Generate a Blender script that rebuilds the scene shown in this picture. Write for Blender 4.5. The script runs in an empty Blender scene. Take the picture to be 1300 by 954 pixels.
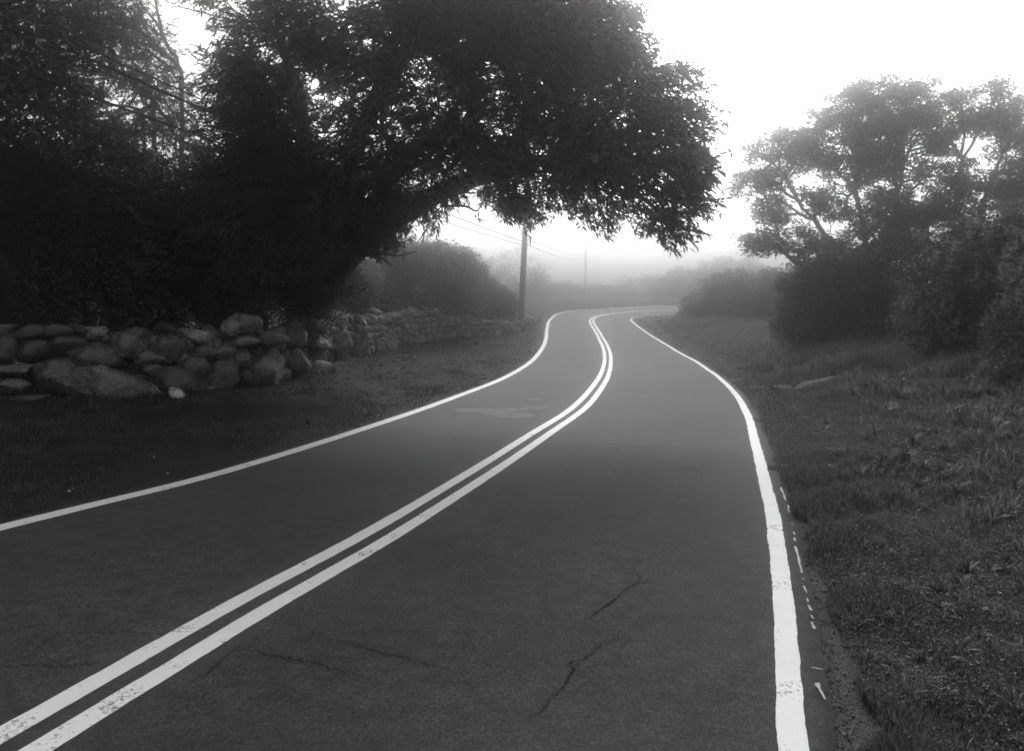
import bpy, math
import numpy as np
from mathutils import Vector, Matrix
rng = np.random.default_rng(7)
sc = bpy.context.scene
COL = sc.collection
# ------------------------------------------------------------------ camera
F = 1011.0; H = 1.79; PIT = math.atan(54.0 / F)
cam_d = bpy.data.cameras.new('camera'); cam = bpy.data.objects.new('camera', cam_d); COL.objects.link(cam)
cam.location = (0, 0, H); cam.rotation_euler = (math.pi / 2 - PIT, 0, 0)
cam_d.sensor_width = 36; cam_d.lens = F / 1300 * 36; cam_d.shift_y = -45 / 1300
cam_d.clip_start = 0.05; cam_d.clip_end = 2000
sc.camera = cam
# ------------------------------------------------------------------ light
SUN_EL, SUN_AZ = math.radians(34), math.radians(9)      # azimuth from +Y towards +X
w = bpy.data.worlds.new('World'); sc.world = w; w.use_nodes = True
nt = w.node_tree; nt.nodes.clear()
sky = nt.nodes.new('ShaderNodeTexSky'); sky.sky_type = 'NISHITA'; sky.sun_disc = False
sky.sun_elevation = SUN_EL; sky.sun_rotation = SUN_AZ; sky.dust_density = 6.0; sky.air_density = 1.5; sky.ozone_density = 1.0
bw = nt.nodes.new('ShaderNodeRGBToBW'); bg = nt.nodes.new('ShaderNodeBackground'); wo = nt.nodes.new('ShaderNodeOutputWorld')
bg.inputs['Strength'].default_value = 0.15
nt.links.new(sky.outputs[0], bw.inputs[0]); nt.links.new(bw.outputs[0], bg.inputs[0]); nt.links.new(bg.outputs[0], wo.inputs[0])
sd = bpy.data.lights.new('sun', 'SUN'); sd.energy = 1.5; sd.angle = math.radians(25); sd.color = (1, 1, 1)
so = bpy.data.objects.new('sun', sd); COL.objects.link(so)
sv = Vector((math.sin(SUN_AZ) * math.cos(SUN_EL), math.cos(SUN_AZ) * math.cos(SUN_EL), math.sin(SUN_EL)))
so.rotation_euler = sv.to_track_quat('Z', 'Y').to_euler(); so.location = (0, 0, 30)
sc.view_settings.view_transform = 'Standard'; sc.view_settings.look = 'None'
sc.view_settings.exposure = 0.2; sc.view_settings.gamma = 1.0
HAZE_DENSITY, HAZE_ALBEDO, HAZE_ANISO = 0.0168, 0.95, 0.983
HAZE_TOP = 13.4
cy = sc.cycles
cy.max_bounces = 5; cy.diffuse_bounces = 2; cy.glossy_bounces = 1; cy.transmission_bounces = 2; cy.volume_bounces = 2
cy.transparent_max_bounces = 4; cy.use_denoising = True; cy.denoiser = 'OPENIMAGEDENOISE'; cy.denoising_input_passes = 'RGB_ALBEDO_NORMAL'; cy.denoising_prefilter = 'NONE'; cy.volume_step_rate = 1
cy.sample_clamp_indirect = 3.0; cy.use_adaptive_sampling = False; cy.pixel_filter_type = 'BLACKMAN_HARRIS'; cy.filter_width = 1.7
sc.render.use_persistent_data = False

# ------------------------------------------------------------------ helpers
cP, sP = math.cos(PIT), math.sin(PIT)
def ray(u, v):
    x = (u - 650) / F; y = -(v - 432) / F
    return np.array([x, cP + sP * y, -sP + cP * y])
def PT(u, v, Y):                       # world point seen at photo pixel (u, v) at depth Y
    d = ray(u, v); t = Y / d[1]
    return np.array([d[0] * t, Y, H + d[2] * t])

_py = np.arange(-60, 400, 0.25)
_pz = np.interp(_py, [-60, 6, 16, 28, 40, 55, 62, 70, 80, 100, 200, 400], [0, 0, -.2, -.52, -.32, .30, .62, .98, 1.22, 1.4, 1.8, 2.5])
_k = np.exp(-0.5 * (np.arange(-24, 25) / 9.0) ** 2); _k /= _k.sum()
_pz = np.convolve(np.pad(_pz, 24, mode='edge'), _k, mode='valid')
def P(Y): return np.interp(Y, _py, _pz)
_ys = np.arange(2.5, 110, 0.02); _rows = 378 + F * (H - P(_ys)) / _ys
_rows = np.minimum.accumulate(_rows)
def Yrow(v): return float(np.interp(-v, -_rows, _ys))
def GP(u, v):
    Y = Yrow(v); p = PT(u, v, Y); return p[:2]

class N3:                              # cheap smooth pseudo noise
    def __init__(s, seed, n=14, f=1.0):
        r = np.random.default_rng(seed)
        d = r.normal(size=(n, 3)); d /= np.linalg.norm(d, axis=1)[:, None]
        s.k = d * (f * r.uniform(0.5, 2.2, n))[:, None] * 2 * math.pi; s.p = r.uniform(0, 6.28, n); s.n = n
    def __call__(s, p): return np.sin(p @ s.k.T + s.p).sum(1) / math.sqrt(s.n / 2.0)
def noise2(seed, f):
    n = N3(seed, f=f)
    def fn(x, y):
        x = np.asarray(x, float); y = np.asarray(y, float)
        x, y = np.broadcast_arrays(x, y)
        return n(np.stack([x.ravel(), y.ravel(), np.zeros(x.size)], 1)).reshape(x.shape)
    return fn

def mesh_np(name, V, tris=None, quads=None, mat=None, parent=None, smooth=False, attrs=None, loc=None):
    me = bpy.data.meshes.new(name)
    V = np.asarray(V, np.float32)
    parts, tot = [], []
    if tris is not None and len(tris): parts.append(np.asarray(tris, np.int32).ravel()); tot.append(np.full(len(tris), 3, np.int32))
    if quads is not None and len(quads): parts.append(np.asarray(quads, np.int32).ravel()); tot.append(np.full(len(quads), 4, np.int32))
    L = np.concatenate(parts); T = np.concatenate(tot)
    me.vertices.add(len(V)); me.vertices.foreach_set('co', V.ravel())
    me.loops.add(len(L)); me.loops.foreach_set('vertex_index', L)
    me.polygons.add(len(T))
    st = np.zeros(len(T), np.int32); st[1:] = np.cumsum(T)[:-1]
    me.polygons.foreach_set('loop_start', st); me.polygons.foreach_set('loop_total', T)
    me.polygons.foreach_set('use_smooth', np.full(len(T), bool(smooth)))
    me.update(calc_edges=True)
    if attrs:
        for k, a in attrs.items():
            at = me.attributes.new(k, 'FLOAT', 'POINT'); at.data.foreach_set('value', np.asarray(a, np.float32))
    if mat: me.materials.append(mat)
    o = bpy.data.objects.new(name, me); COL.objects.link(o)
    if parent is not None: o.parent = parent
    if loc is not None: o.location = loc
    return o
def tag(o, label=None, cat=None, group=None, kind=None):
    if label: o['label'] = label
    if cat: o['category'] = cat
    if group: o['group'] = group
    if kind: o['kind'] = kind
    return o
def empty(name, loc):
    o = bpy.data.objects.new(name, None); COL.objects.link(o); o.location = loc; o.empty_display_size = 0.3
    return o

# ------------------------------------------------------------------ materials (the photograph is black and white: every colour is a grey)
def new_mat(name):
    m = bpy.data.materials.new(name); m.use_nodes = True
    n = m.node_tree; b = n.nodes['Principled BSDF']
    b.inputs['Specular IOR Level'].default_value = 0.3
    return m, n, b
def nd(n, t, **kw):
    x = n.nodes.new(t)
    for k, v in kw.items():
        if k in x.inputs: x.inputs[k].default_value = v
        else: setattr(x, k, v)
    return x
def ramp(n, src, pts):
    r = n.nodes.new('ShaderNodeValToRGB'); e = r.color_ramp.elements
    while len(e) < len(pts): e.new(0.5)
    for i, (p, v) in enumerate(pts): e[i].position = p; e[i].color = (v, v, v, 1)
    n.links.new(src, r.inputs[0]); return r.outputs[0]
def mixc(n, fac, a, b, mode='MIX'):
    x = n.nodes.new('ShaderNodeMix'); x.data_type = 'RGBA'; x.blend_type = mode
    for q, s, v in ((0, x.inputs[0], fac), (1, x.inputs[6], a), (2, x.inputs[7], b)):
        if hasattr(v, 'default_value'): n.links.new(v, s)
        elif q == 0: s.default_value = v
        else: s.default_value = (v, v, v, 1)
    return x.outputs[2]
def noise(n, scale, detail=4, rough=0.6, vec=None):
    t = nd(n, 'ShaderNodeTexNoise', Scale=scale, Detail=detail, Roughness=rough)
    if vec is None:
        vec = n.nodes.new('ShaderNodeTexCoord').outputs['Object']
    n.links.new(vec, t.inputs['Vector']); return t.outputs[0]
def bump(n, b, h, strength, dist):
    x = nd(n, 'ShaderNodeBump', Strength=strength, Distance=dist); n.links.new(h, x.inputs['Height']); n.links.new(x.outputs[0], b.inputs['Normal'])

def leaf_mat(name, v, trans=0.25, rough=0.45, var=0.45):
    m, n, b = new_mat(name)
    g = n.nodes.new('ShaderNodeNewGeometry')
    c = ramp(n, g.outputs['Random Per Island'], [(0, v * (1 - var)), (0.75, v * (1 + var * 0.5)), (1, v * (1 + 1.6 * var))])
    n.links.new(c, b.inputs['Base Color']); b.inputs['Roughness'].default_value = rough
    t = n.nodes.new('ShaderNodeBsdfTranslucent'); n.links.new(c, t.inputs[0])
    mx = n.nodes.new('ShaderNodeMixShader'); mx.inputs[0].default_value = trans
    n.links.new(b.outputs[0], mx.inputs[1]); n.links.new(t.outputs[0], mx.inputs[2])
    n.links.new(mx.outputs[0], n.nodes['Material Output'].inputs['Surface'])
    return m
def bark_mat(name, v):
    m, n, b = new_mat(name)
    tc = n.nodes.new('ShaderNodeTexCoord'); mp = n.nodes.new('ShaderNodeMapping'); mp.inputs['Scale'].default_value = (1, 1, 0.25)
    n.links.new(tc.outputs['Object'], mp.inputs[0])
    f = noise(n, 9, 6, 0.7, mp.outputs[0])
    n.links.new(ramp(n, f, [(0.3, v * 0.4), (0.7, v * 1.4)]), b.inputs['Base Color'])
    b.inputs['Roughness'].default_value = 0.95; bump(n, b, f, 0.8, 0.03); return m
def asphalt_mat():
    m, n, b = new_mat('asphalt')
    fine = noise(n, 120, 5, 0.8); mid = noise(n, 7, 5, 0.65); big = noise(n, 0.55, 4, 0.55)
    spk = nd(n, 'ShaderNodeTexVoronoi', Scale=48.0); n.links.new(n.nodes.new('ShaderNodeTexCoord').outputs['Object'], spk.inputs['Vector'])
    c = ramp(n, big, [(0.35, 0.025), (0.65, 0.042)])
    c = mixc(n, 0.6, c, ramp(n, mid, [(0.35, 0.25), (0.65, 0.8)]), 'OVERLAY')
    fine2 = noise(n, 48, 4, 0.8)
    c = mixc(n, 0.85, c, ramp(n, fine, [(0.42, 0.05), (0.58, 0.95)]), 'OVERLAY')
    c = mixc(n, 0.6, c, ramp(n, fine2, [(0.4, 0.1), (0.6, 0.9)]), 'OVERLAY')
    c = mixc(n, ramp(n, spk.outputs['Distance'], [(0.08, 0.7), (0.2, 0.0)]), c, 0.13)
    at = n.nodes.new('ShaderNodeAttribute'); at.attribute_name = 'wear'
    c = mixc(n, at.outputs['Fac'], c, mixc(n, 1.0, c, 0.62, 'MULTIPLY'))
    n.links.new(c, b.inputs['Base Color']); b.inputs['Roughness'].default_value = 0.85
    bump(n, b, fine, 0.5, 0.004); return m
def paint_mat(name='road_paint', v=0.88, wear=0.475, edge=0.035):
    m, n, b = new_mat(name)
    a = noise(n, 45, 6, 0.75); s = noise(n, 3.0, 5, 0.6); g = noise(n, 160, 3, 0.7)
    c = ramp(n, s, [(0.3, v * 0.9), (0.7, v)])
    c = mixc(n, 0.6, c, ramp(n, g, [(0.4, 0.32), (0.6, 0.6)]), 'OVERLAY')
    k = n.nodes.new('ShaderNodeMath'); k.operation = 'MULTIPLY'; n.links.new(a, k.inputs[0]); n.links.new(s, k.inputs[1])
    c = mixc(n, ramp(n, k.outputs[0], [(wear - 0.16, 0), (wear - 0.10, 1)]), c, 0.14)
    n.links.new(c, b.inputs['Base Color']); b.inputs['Roughness'].default_value = 0.6; bump(n, b, g, 0.4, 0.003); return m
def ground_mat():
    m, n, b = new_mat('verge_soil')
    f = noise(n, 35, 6, 0.75); g = noise(n, 1.3, 5, 0.6); h = noise(n, 130, 3, 0.7)
    c = ramp(n, g, [(0.35, 0.018), (0.65, 0.035)])
    c = mixc(n, 0.8, c, ramp(n, f, [(0.25, 0.15), (0.75, 0.85)]), 'OVERLAY')
    at = n.nodes.new('ShaderNodeAttribute'); at.attribute_name = 'sand'
    s = mixc(n, 0.9, 0.10, ramp(n, h, [(0.4, 0.1), (0.6, 0.95)]), 'OVERLAY')
    c = mixc(n, at.outputs['Fac'], c, s)
    n.links.new(c, b.inputs['Base Color']); b.inputs['Roughness'].default_value = 1.0
    b.inputs['Specular IOR Level'].default_value = 0.1
    bump(n, b, f, 0.8, 0.03); return m
def stone_mat(name, v):
    m, n, b = new_mat(name)
    oi = n.nodes.new('ShaderNodeAttribute'); oi.attribute_name = 'tone'
    f = noise(n, 5, 7, 0.7); g = noise(n, 28, 6, 0.75); l = noise(n, 1.7, 4, 0.6)
    c = ramp(n, f, [(0.35, v * 0.35), (0.5, v), (0.65, v * 1.9)])
    c = mixc(n, 0.9, c, ramp(n, g, [(0.36, 0.1), (0.64, 0.95)]), 'OVERLAY')
    c = mixc(n, ramp(n, l, [(0.52, 0), (0.62, 0.5)]), c, v * 2.1)
    c2 = n.nodes.new('ShaderNodeVectorMath'); c2.operation = 'SCALE'; n.links.new(c, c2.inputs[0]); n.links.new(oi.outputs['Fac'], c2.inputs['Scale'])
    n.links.new(c2.outputs[0], b.inputs['Base Color']); b.inputs['Roughness'].default_value = 0.9
    bump(n, b, g, 1.0, 0.06); return m
def plain_mat(name, v, rough=0.8, sc_=20):
    m, n, b = new_mat(name)
    f = noise(n, sc_, 5, 0.7); n.links.new(ramp(n, f, [(0.3, v * 0.7), (0.7, v * 1.25)]), b.inputs['Base Color'])
    b.inputs['Roughness'].default_value = rough; return m
M_ASPH = asphalt_mat(); M_PAINT = paint_mat(); M_OLDP = paint_mat('old_paint', 0.42, 0.46)
M_GROUND = ground_mat(); M_BARK = bark_mat('bark', 0.07); M_TWIG = plain_mat('twig', 0.05)
M_STONE = stone_mat('field_stone', 0.17); M_CRACK = plain_mat('crack', 0.012, 1.0)
M_GRASSD = leaf_mat('grass_painted_shade', 0.065, 0.2, 0.5, 0.8); M_WEEDD = leaf_mat('weed_painted_shade', 0.05, 0.1, 0.5, 0.9); M_WEED = leaf_mat('weed_leaf', 0.10, 0.1, 0.5, 0.9); M_GRASS = leaf_mat('grass_blade', 0.12, 0.25, 0.5, 0.8); M_DRY = leaf_mat('dry_grass', 0.22, 0.2, 0.6, 0.5)  # left verge grass and weeds: tree shade put into a darker leaf colour
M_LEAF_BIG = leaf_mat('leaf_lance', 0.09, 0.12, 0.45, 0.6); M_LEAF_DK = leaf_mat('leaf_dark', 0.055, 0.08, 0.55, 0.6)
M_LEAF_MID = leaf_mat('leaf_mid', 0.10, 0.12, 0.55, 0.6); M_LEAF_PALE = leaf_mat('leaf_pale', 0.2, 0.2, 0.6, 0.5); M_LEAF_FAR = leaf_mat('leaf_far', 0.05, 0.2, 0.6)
M_WOOD = bark_mat('pole_wood', 0.16); M_WIRE = plain_mat('cable', 0.015, 1.0); M_GRAVEL = plain_mat('gravel', 0.13, 1.0, 14)
M_PATCH = plain_mat('patch_asphalt', 0.12, 0.9, 12); M_METAL = plain_mat('zinc', 0.25, 0.4)

# ------------------------------------------------------------------ road curves, from the painted lines
RL = [(1001.5,864),(995.6,765),(987,706),(981,653),(967.4,599),(958,560),(948,526),(933,500),(909,477),(884,460),(862,448),(837.5,433),(812.8,417),(803,409)]
CL = [(177,864),(345,761),(480,685),(614,600.5),(686,552),(740,514),(766,479.5),(771.5,456),(768.5,440.5),(760.5,425),(752,411)]
LL = [(0,674.6),(127,642),(230.8,617),(327,588.8),(415,561),(490.8,536),(543.9,517.6),(597,497.8),(639,481),(667.7,464.5),(685,447.5),(692.5,433.4),(694.5,418),(697,408)]
def catmull(pts, n=12):
    p = np.vstack([2 * pts[0] - pts[1], pts, 2 * pts[-1] - pts[-2]]); out = []
    for i in range(1, len(p) - 2):
        for t in np.linspace(0, 1, n, endpoint=False):
            a, b, c, d = p[i - 1], p[i], p[i + 1], p[i + 2]
            out.append(0.5 * ((2 * b) + (-a + c) * t + (2 * a - 5 * b + 4 * c - d) * t * t + (-a + 3 * b - 3 * c + d) * t ** 3))
    out.append(p[-2]); return np.array(out)
def resample(c, step):
    s = np.concatenate([[0], np.cumsum(np.linalg.norm(np.diff(c, axis=0), axis=1))])
    q = np.arange(0, s[-1], step); return np.stack([np.interp(q, s, c[:, i]) for i in range(c.shape[1])], 1)
def curve(px, tail, step=0.1):
    g = np.array([GP(u, v) for u, v in px])
    d = g[0] - g[1]; d /= np.linalg.norm(d)
    g = np.vstack([g, tail]); c = catmull(g)
    c = resample(np.vstack([[g[0] + d * 9], c]), step)
    k = np.exp(-0.5 * (np.arange(-10, 11) / 4.0) ** 2); k /= k.sum()
    for i in range(2):
        e = np.pad(c[:, i], 10, mode='reflect', reflect_type='odd'); c[:, i] = np.convolve(e, k, mode='valid')
    return c
LT = [GP(705, 400.5), GP(717, 396.6), GP(735, 394.5), GP(758, 393), GP(791, 391.2), GP(825, 389.4), GP(850, 388)]
CT = [GP(751.5, 406), GP(758, 402), GP(772, 399), GP(791, 396.8), GP(816, 395)]
RT = [GP(801.5, 406.2)]
e = RT[-1]; RT += [e + [0.7, 2.2], e + [3.6, 5.0], e + [9, 7.0], e + [20, 9], e + [40, 10]]
e = CT[-1]; CT += [e + [6, 1.2], e + [18, 3.0], e + [38, 4.5]]
e = LT[-1]; LT += [e + [7, 1.4], e + [18, 2.5], e + [34, 3]]
CR, CC, CLf = curve(RL, RT), curve(CL, CT), curve(LL, LT)
def normals(c):
    t = np.gradient(c, axis=0); t /= np.linalg.norm(t, axis=1)[:, None]
    return np.stack([-t[:, 1], t[:, 0]], 1)        # left-hand normal
def offset(c, d): return c + normals(c) * np.asarray(d)[..., None]

def sdist(pts, c, side):
    """signed distance outwards from curve c (side +1: left of it is outside)"""
    cc = c[::3]; n = normals(cc) * side; out = np.empty(len(pts))
    for i in range(0, len(pts), 20000):
        p = pts[i:i + 20000]; dx = p[:, None, 0] - cc[None, :, 0]; dy = p[:, None, 1] - cc[None, :, 1]
        d2 = dx * dx + dy * dy; j = d2.argmin(1); r = np.arange(len(p))
        s = np.sign(dx[r, j] * n[j, 0] + dy[r, j] * n[j, 1]); out[i:i + 20000] = s * np.sqrt(d2[r, j])
    return out
gx = np.arange(-40, 45, 0.25); gy = np.arange(-8, 112, 0.25)
_G = np.stack(np.meshgrid(gx, gy, indexing='ij'), -1).reshape(-1, 2)
DLg = sdist(_G, CLf, 1).reshape(len(gx), len(gy)); DRg = sdist(_G, CR, -1).reshape(len(gx), len(gy))
def bil(g, x, y):
    fx = np.clip((np.asarray(x) - gx[0]) / 0.25, 0, len(gx) - 1.001); fy = np.clip((np.asarray(y) - gy[0]) / 0.25, 0, len(gy) - 1.001)
    i = fx.astype(int); j = fy.astype(int); a = fx - i; b = fy - j
    return g[i, j] * (1 - a) * (1 - b) + g[i + 1, j] * a * (1 - b) + g[i, j + 1] * (1 - a) * b + g[i + 1, j + 1] * a * b
EDGE_L, EDGE_R = 0.15, 0.165
nzA, nzB, nzC = noise2(1, 0.12), noise2(2, 0.5), noise2(3, 1.7)
def sstep(a, b, x): t = np.clip((x - a) / (b - a), 0, 1); return t * t * (3 - 2 * t)
def ground_z(x, y, raw=False):
    x = np.asarray(x, float); y = np.asarray(y, float)
    dl = bil(DLg, x, y) - EDGE_L; dr = bil(DRg, x, y) - EDGE_R
    d = np.maximum(dl, dr)
    z = P(y) - 0.014 + 0.03 * sstep(0.06, 0.3, d)
    off = sstep(0.3, 1.5, d)
    z = z + off * (0.05 * nzA(x, y) + 0.03 * nzB(x, y)) + 0.012 * sstep(0.05, 0.5, d) * nzC(x, y)
    r = np.maximum(dr - 1.2, 0) * (dr > dl)
    z = z + 0.62 * (1 - np.exp(-r * 0.13 / 0.62)) * np.exp(-np.maximum(y - 45, 0) / 25) * 1.7
    l = np.maximum(dl - 1.0, 0) * (dl >= dr)
    z = z + 0.22 * (1 - np.exp(-l * 0.06 / 0.22))
    return z
def gz1(x, y): return float(ground_z(np.array([x]), np.array([y]))[0])

# ---- terrain sheet
def axis(lo, hi, a, b, fine, grow):
    c = list(np.arange(a, b, fine)); s = fine; x = c[-1]
    while x < hi: s *= grow; x += s; c.append(x)
    s = fine; x = a
    while x > lo: s *= grow; x -= s; c.insert(0, x)
    return np.array(c)
ax = axis(-210, 210, -5.5, 6.5, 0.07, 1.045); ay = axis(-30, 215, 2.5, 12, 0.07, 1.018)
X, Y = np.meshgrid(ax, ay, indexing='ij'); Z = ground_z(X, Y)
nx, ny = X.shape; idx = np.arange(nx * ny).reshape(nx, ny)
Q = np.stack([idx[:-1, :-1], idx[1:, :-1], idx[1:, 1:], idx[:-1, 1:]], -1).reshape(-1, 4)
dlv = bil(DLg, X, Y) - EDGE_L; drv = bil(DRg, X, Y) - EDGE_R
sn = noise2(9, 1.1)(X, Y)
wR = np.interp(Y, [3, 3.7, 4, 4.25, 5.1, 6, 7.4, 10], [.15, .15, .10, .07, .09, .09, .05, .02])
sand = np.where(drv > dlv, 1 - sstep(wR * (1 + .25 * sn), wR * (1 + .25 * sn) + 0.06, drv), 0.5 * (1 - sstep(0.03, 0.14 + .04 * sn, dlv)))
sand = np.clip(sand, 0, 1) * (X > -50)
# worn sandy hollows in the right verge
for (cx, cy_, rx, ry) in ((3.2, 4.6, .5, .35), (3.3, 6.6, .6, .35), (2.55, 3.9, .35, .3)):
    sand = np.maximum(sand, 0.45 * np.exp(-((X - cx) / rx) ** 2 - ((Y - cy_) / ry) ** 2))
ground = mesh_np('ground', np.stack([X, Y, Z], -1).reshape(-1, 3), quads=Q, mat=M_GROUND, smooth=True, attrs={'sand': sand.ravel()})
tag(ground, kind='structure')

# ---- road sheet: loft between the two pavement edges
def loft(name, A, B, n, mat, dz, nacross, attrs_fn=None):
    """A, B: curves; matched by normalised arclength"""
    t = np.linspace(0, 1, n)
    def ev(c): s = np.linspace(0, 1, len(c)); return np.stack([np.interp(t, s, c[:, i]) for i in range(2)], 1)
    a, b = ev(A), ev(B); k = np.linspace(0, 1, nacross)
    p = a[:, None] * (1 - k)[None, :, None] + b[:, None] * k[None, :, None]
    p = np.concatenate([p[:, :1], p, p[:, -1:]], 1); nacross += 2
    z = P(p[..., 1]) + dz; z[:, 0] -= .04; z[:, -1] -= .04
    V = np.concatenate([p, z[..., None]], -1).reshape(-1, 3)
    i = np.arange(n * nacross).reshape(n, nacross)
    q = np.stack([i[:-1, :-1], i[1:, :-1], i[1:, 1:], i[:-1, 1:]], -1).reshape(-1, 4)
    return mesh_np(name, V, quads=q[:, ::-1], mat=mat, smooth=True, attrs=attrs_fn(V) if attrs_fn else None)
def jag(c, amp, seed, f=2.0):
    n = noise2(seed, f); return amp * n(c[:, 0], c[:, 1])
def curvem(c, ts):                    # piecewise matched re-parameterisation
    return c
eL = offset(CLf, EDGE_L + jag(CLf, 0.012, 21)); eR = offset(CR, -(EDGE_R + jag(CR, 0.007, 22, 1.2) + jag(CR, 0.005, 23, 5)))
# split the loft at the bend so that both sides stay matched
def seg(c, y0, y1=None):
    i0 = np.argmax(c[:, 1] >= y0); i1 = len(c) if y1 is None else np.argmax(c[:, 1] >= y1) + 1
    return c[i0:i1]
def near_road(V):
    x, y = V[:, 0], V[:, 1]
    return {'wear': np.clip(0.5 + 0.5 * noise2(31, .12)(x, y), 0, 1) * .6}
ys = [-3, 6, 14, 24, 36, 46, 55]
pa, pb = [], []
for a, b in zip(ys[:-1], ys[1:]):
    A, B = seg(eL, a, b), seg(eR, a, b); m = max(2, int((b - a) / 0.2))
    t = np.linspace(0, 1, m)
    for src, dst in ((A, pa), (B, pb)):
        s = np.linspace(0, 1, len(src)); dst.append(np.stack([np.interp(t, s, src[:, i]) for i in range(2)], 1)[:-1])
A, B = seg(eL, 55), seg(eR, 55); t = np.linspace(0, 1, 260)
for src, dst in ((A, pa), (B, pb)):
    s = np.linspace(0, 1, len(src)); dst.append(np.stack([np.interp(t, s, src[:, i]) for i in range(2)], 1))
pa, pb = np.vstack(pa), np.vstack(pb)
road = loft('road', pa, pb, len(pa), M_ASPH, 0.0, 40, near_road)
road.data.polygons.foreach_set('use_smooth', np.ones(len(road.data.polygons), bool))
tag(road, kind='structure')

def ribbon(name, c, off, width, mat, dz=0.004, rag=0.004, seed=0, parent=None):
    wl = (noise2(50 + seed, 2.0)(c[:, 0], c[:, 1]) + .5 * noise2(51 + seed, 9.0)(c[:, 0], c[:, 1])) * rag * .5; wr = (noise2(80 + seed, 2.3)(c[:, 0], c[:, 1]) + .5 * noise2(81 + seed, 9.0)(c[:, 0], c[:, 1])) * rag * .5
    slow = noise2(90 + seed, 0.15)(c[:, 0], c[:, 1]) * rag * 1.2
    a = offset(c, off + width / 2 + wl + slow); b = offset(c, off - width / 2 + wr + slow)
    p = np.stack([a, (a + b) / 2, b], 1); z = P(p[..., 1]) + dz
    V = np.concatenate([p, z[..., None]], -1).reshape(-1, 3); n = len(c); i = np.arange(n * 3).reshape(n, 3)
    q = np.stack([i[:-1, :-1], i[:-1, 1:], i[1:, 1:], i[1:, :-1]], -1).reshape(-1, 4)
    # orient up
    return mesh_np(name, V, quads=q[:, ::-1], mat=mat, smooth=False, parent=parent)
def fine(c):
    near = c[c[:, 1] < 14]; k = len(near)
    return np.vstack([resample(near, 0.03), c[k:]])
tag(ribbon('left_edge_line', fine(CLf), 0, 0.175, M_PAINT, seed=1, rag=.003), kind='structure')
tag(ribbon('centre_line_outer', fine(CC), 0.115, 0.125, M_PAINT, seed=2, rag=.0025), kind='structure')
tag(ribbon('centre_line_inner', fine(CC), -0.115, 0.125, M_PAINT, seed=3, rag=.0025), kind='structure')
tag(ribbon('right_edge_line', fine(CR), 0, 0.118, M_PAINT, seed=4, rag=.0045), kind='structure')
# fragments of an older edge line, along the broken pavement edge
Vf, Tf = [], []
frag = [((994, 622), (1001, 640), 4), ((1003, 645), (1005, 655), 3), ((1008, 668), (1010, 671), 2), ((1010, 680), (1012, 684), 4), ((1011, 688), (1013, 692), 4), ((1012.5, 699), (1021, 734), 5),
        ((1021, 741), (1024, 743), 4), ((1023, 751), (1027, 760), 4), ((1027, 767), (1029, 772), 4), ((1029, 776), (1033, 784), 5), ((1032, 790), (1035, 794), 5), ((1033, 799), (1037, 808), 7),
        ((1033, 859), (1046, 862), 9), ((1040, 880), (1050, 902), 9)]
for k, (a, b, wpx) in enumerate(frag):
    m = 7
    for j in range(m):
        t = j / (m - 1); u = a[0] + (b[0] - a[0]) * t; v = a[1] + (b[1] - a[1]) * t
        ww = .6 * wpx * rng.uniform(.45, 1.25) / 2; u += rng.uniform(-.6, .6)
        for s in (-1, 1):
            g = GP(u + s * ww - 3, v); Vf.append((g[0], g[1], P(g[1]) + 0.005))
        if j: q = len(Vf); Tf.append((q - 4, q - 3, q - 1, q - 2))
tag(mesh_np('old_line_fragments', Vf, quads=Tf, mat=M_OLDP), kind='structure')
# cracks
Vc, Qc = [], []
def crack(px, w0=0.006, seed=0):
    r = np.random.default_rng(seed); pts = []
    for (a, b) in zip(px[:-1], px[1:]):
        n = max(2, int(math.dist(a, b) / 2.2))
        for i in range(n):
            t = i / n; pts.append((a[0] + (b[0] - a[0]) * t, a[1] + (b[1] - a[1]) * t))
    pts.append(px[-1])
    g = np.array([GP(*p) for p in pts]); g += r.normal(0, 0.011, g.shape)
    n = normals(g); prev = None
    for i in range(len(g)):
        wd = w0 * 1.1 * r.uniform(.15, 1.5) * (0.3 + 0.7 * math.sin(math.pi * i / max(1, len(g) - 1)))
        a = g[i] + n[i] * wd / 2; b = g[i] - n[i] * wd / 2; q = len(Vc)
        Vc.append((a[0], a[1], P(a[1]) + .003)); Vc.append((b[0], b[1], P(b[1]) + .003))
        if i: Qc.append((q - 2, q - 1, q + 1, q))
crack([(808, 717), (806, 728), (814, 745), (800, 751), (785, 760), (783, 766), (775, 774), (760, 783), (742, 797)], .012, 1)
crack([(814, 745), (826, 744), (836, 741)], .006, 2)
crack([(796, 815), (780, 822), (764, 829), (750, 842), (738, 848), (726, 853), (724, 864), (716, 885), (700, 900)], .010, 3)
crack([(288, 840), (305, 833), (328, 837), (333, 840), (372, 848), (400, 852), (425, 862), (470, 872)], .008, 4)
crack([(313, 828), (328, 837)], .006, 5); crack([(288, 840), (270, 862), (240, 880)], .007, 6)
crack([(417, 820), (450, 828), (480, 838), (520, 847), (560, 858), (620, 872)], .006, 7)
crack([(117, 790), (110, 803), (108, 810), (135, 811), (180, 812)], .006, 8); crack([(95, 810), (60, 822), (45, 838), (28, 848)], .006, 9)
crack([(0, 857), (40, 855), (85, 856), (135, 853)], .006, 10)
crack([(120, 786), (118, 798)], .008, 11); crack([(783, 766), (770, 762), (758, 764)], .004, 41); crack([(764, 829), (752, 826), (741, 830)], .004, 42); crack([(400, 852), (412, 846), (430, 845), (446, 849)], .004, 43)
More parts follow.
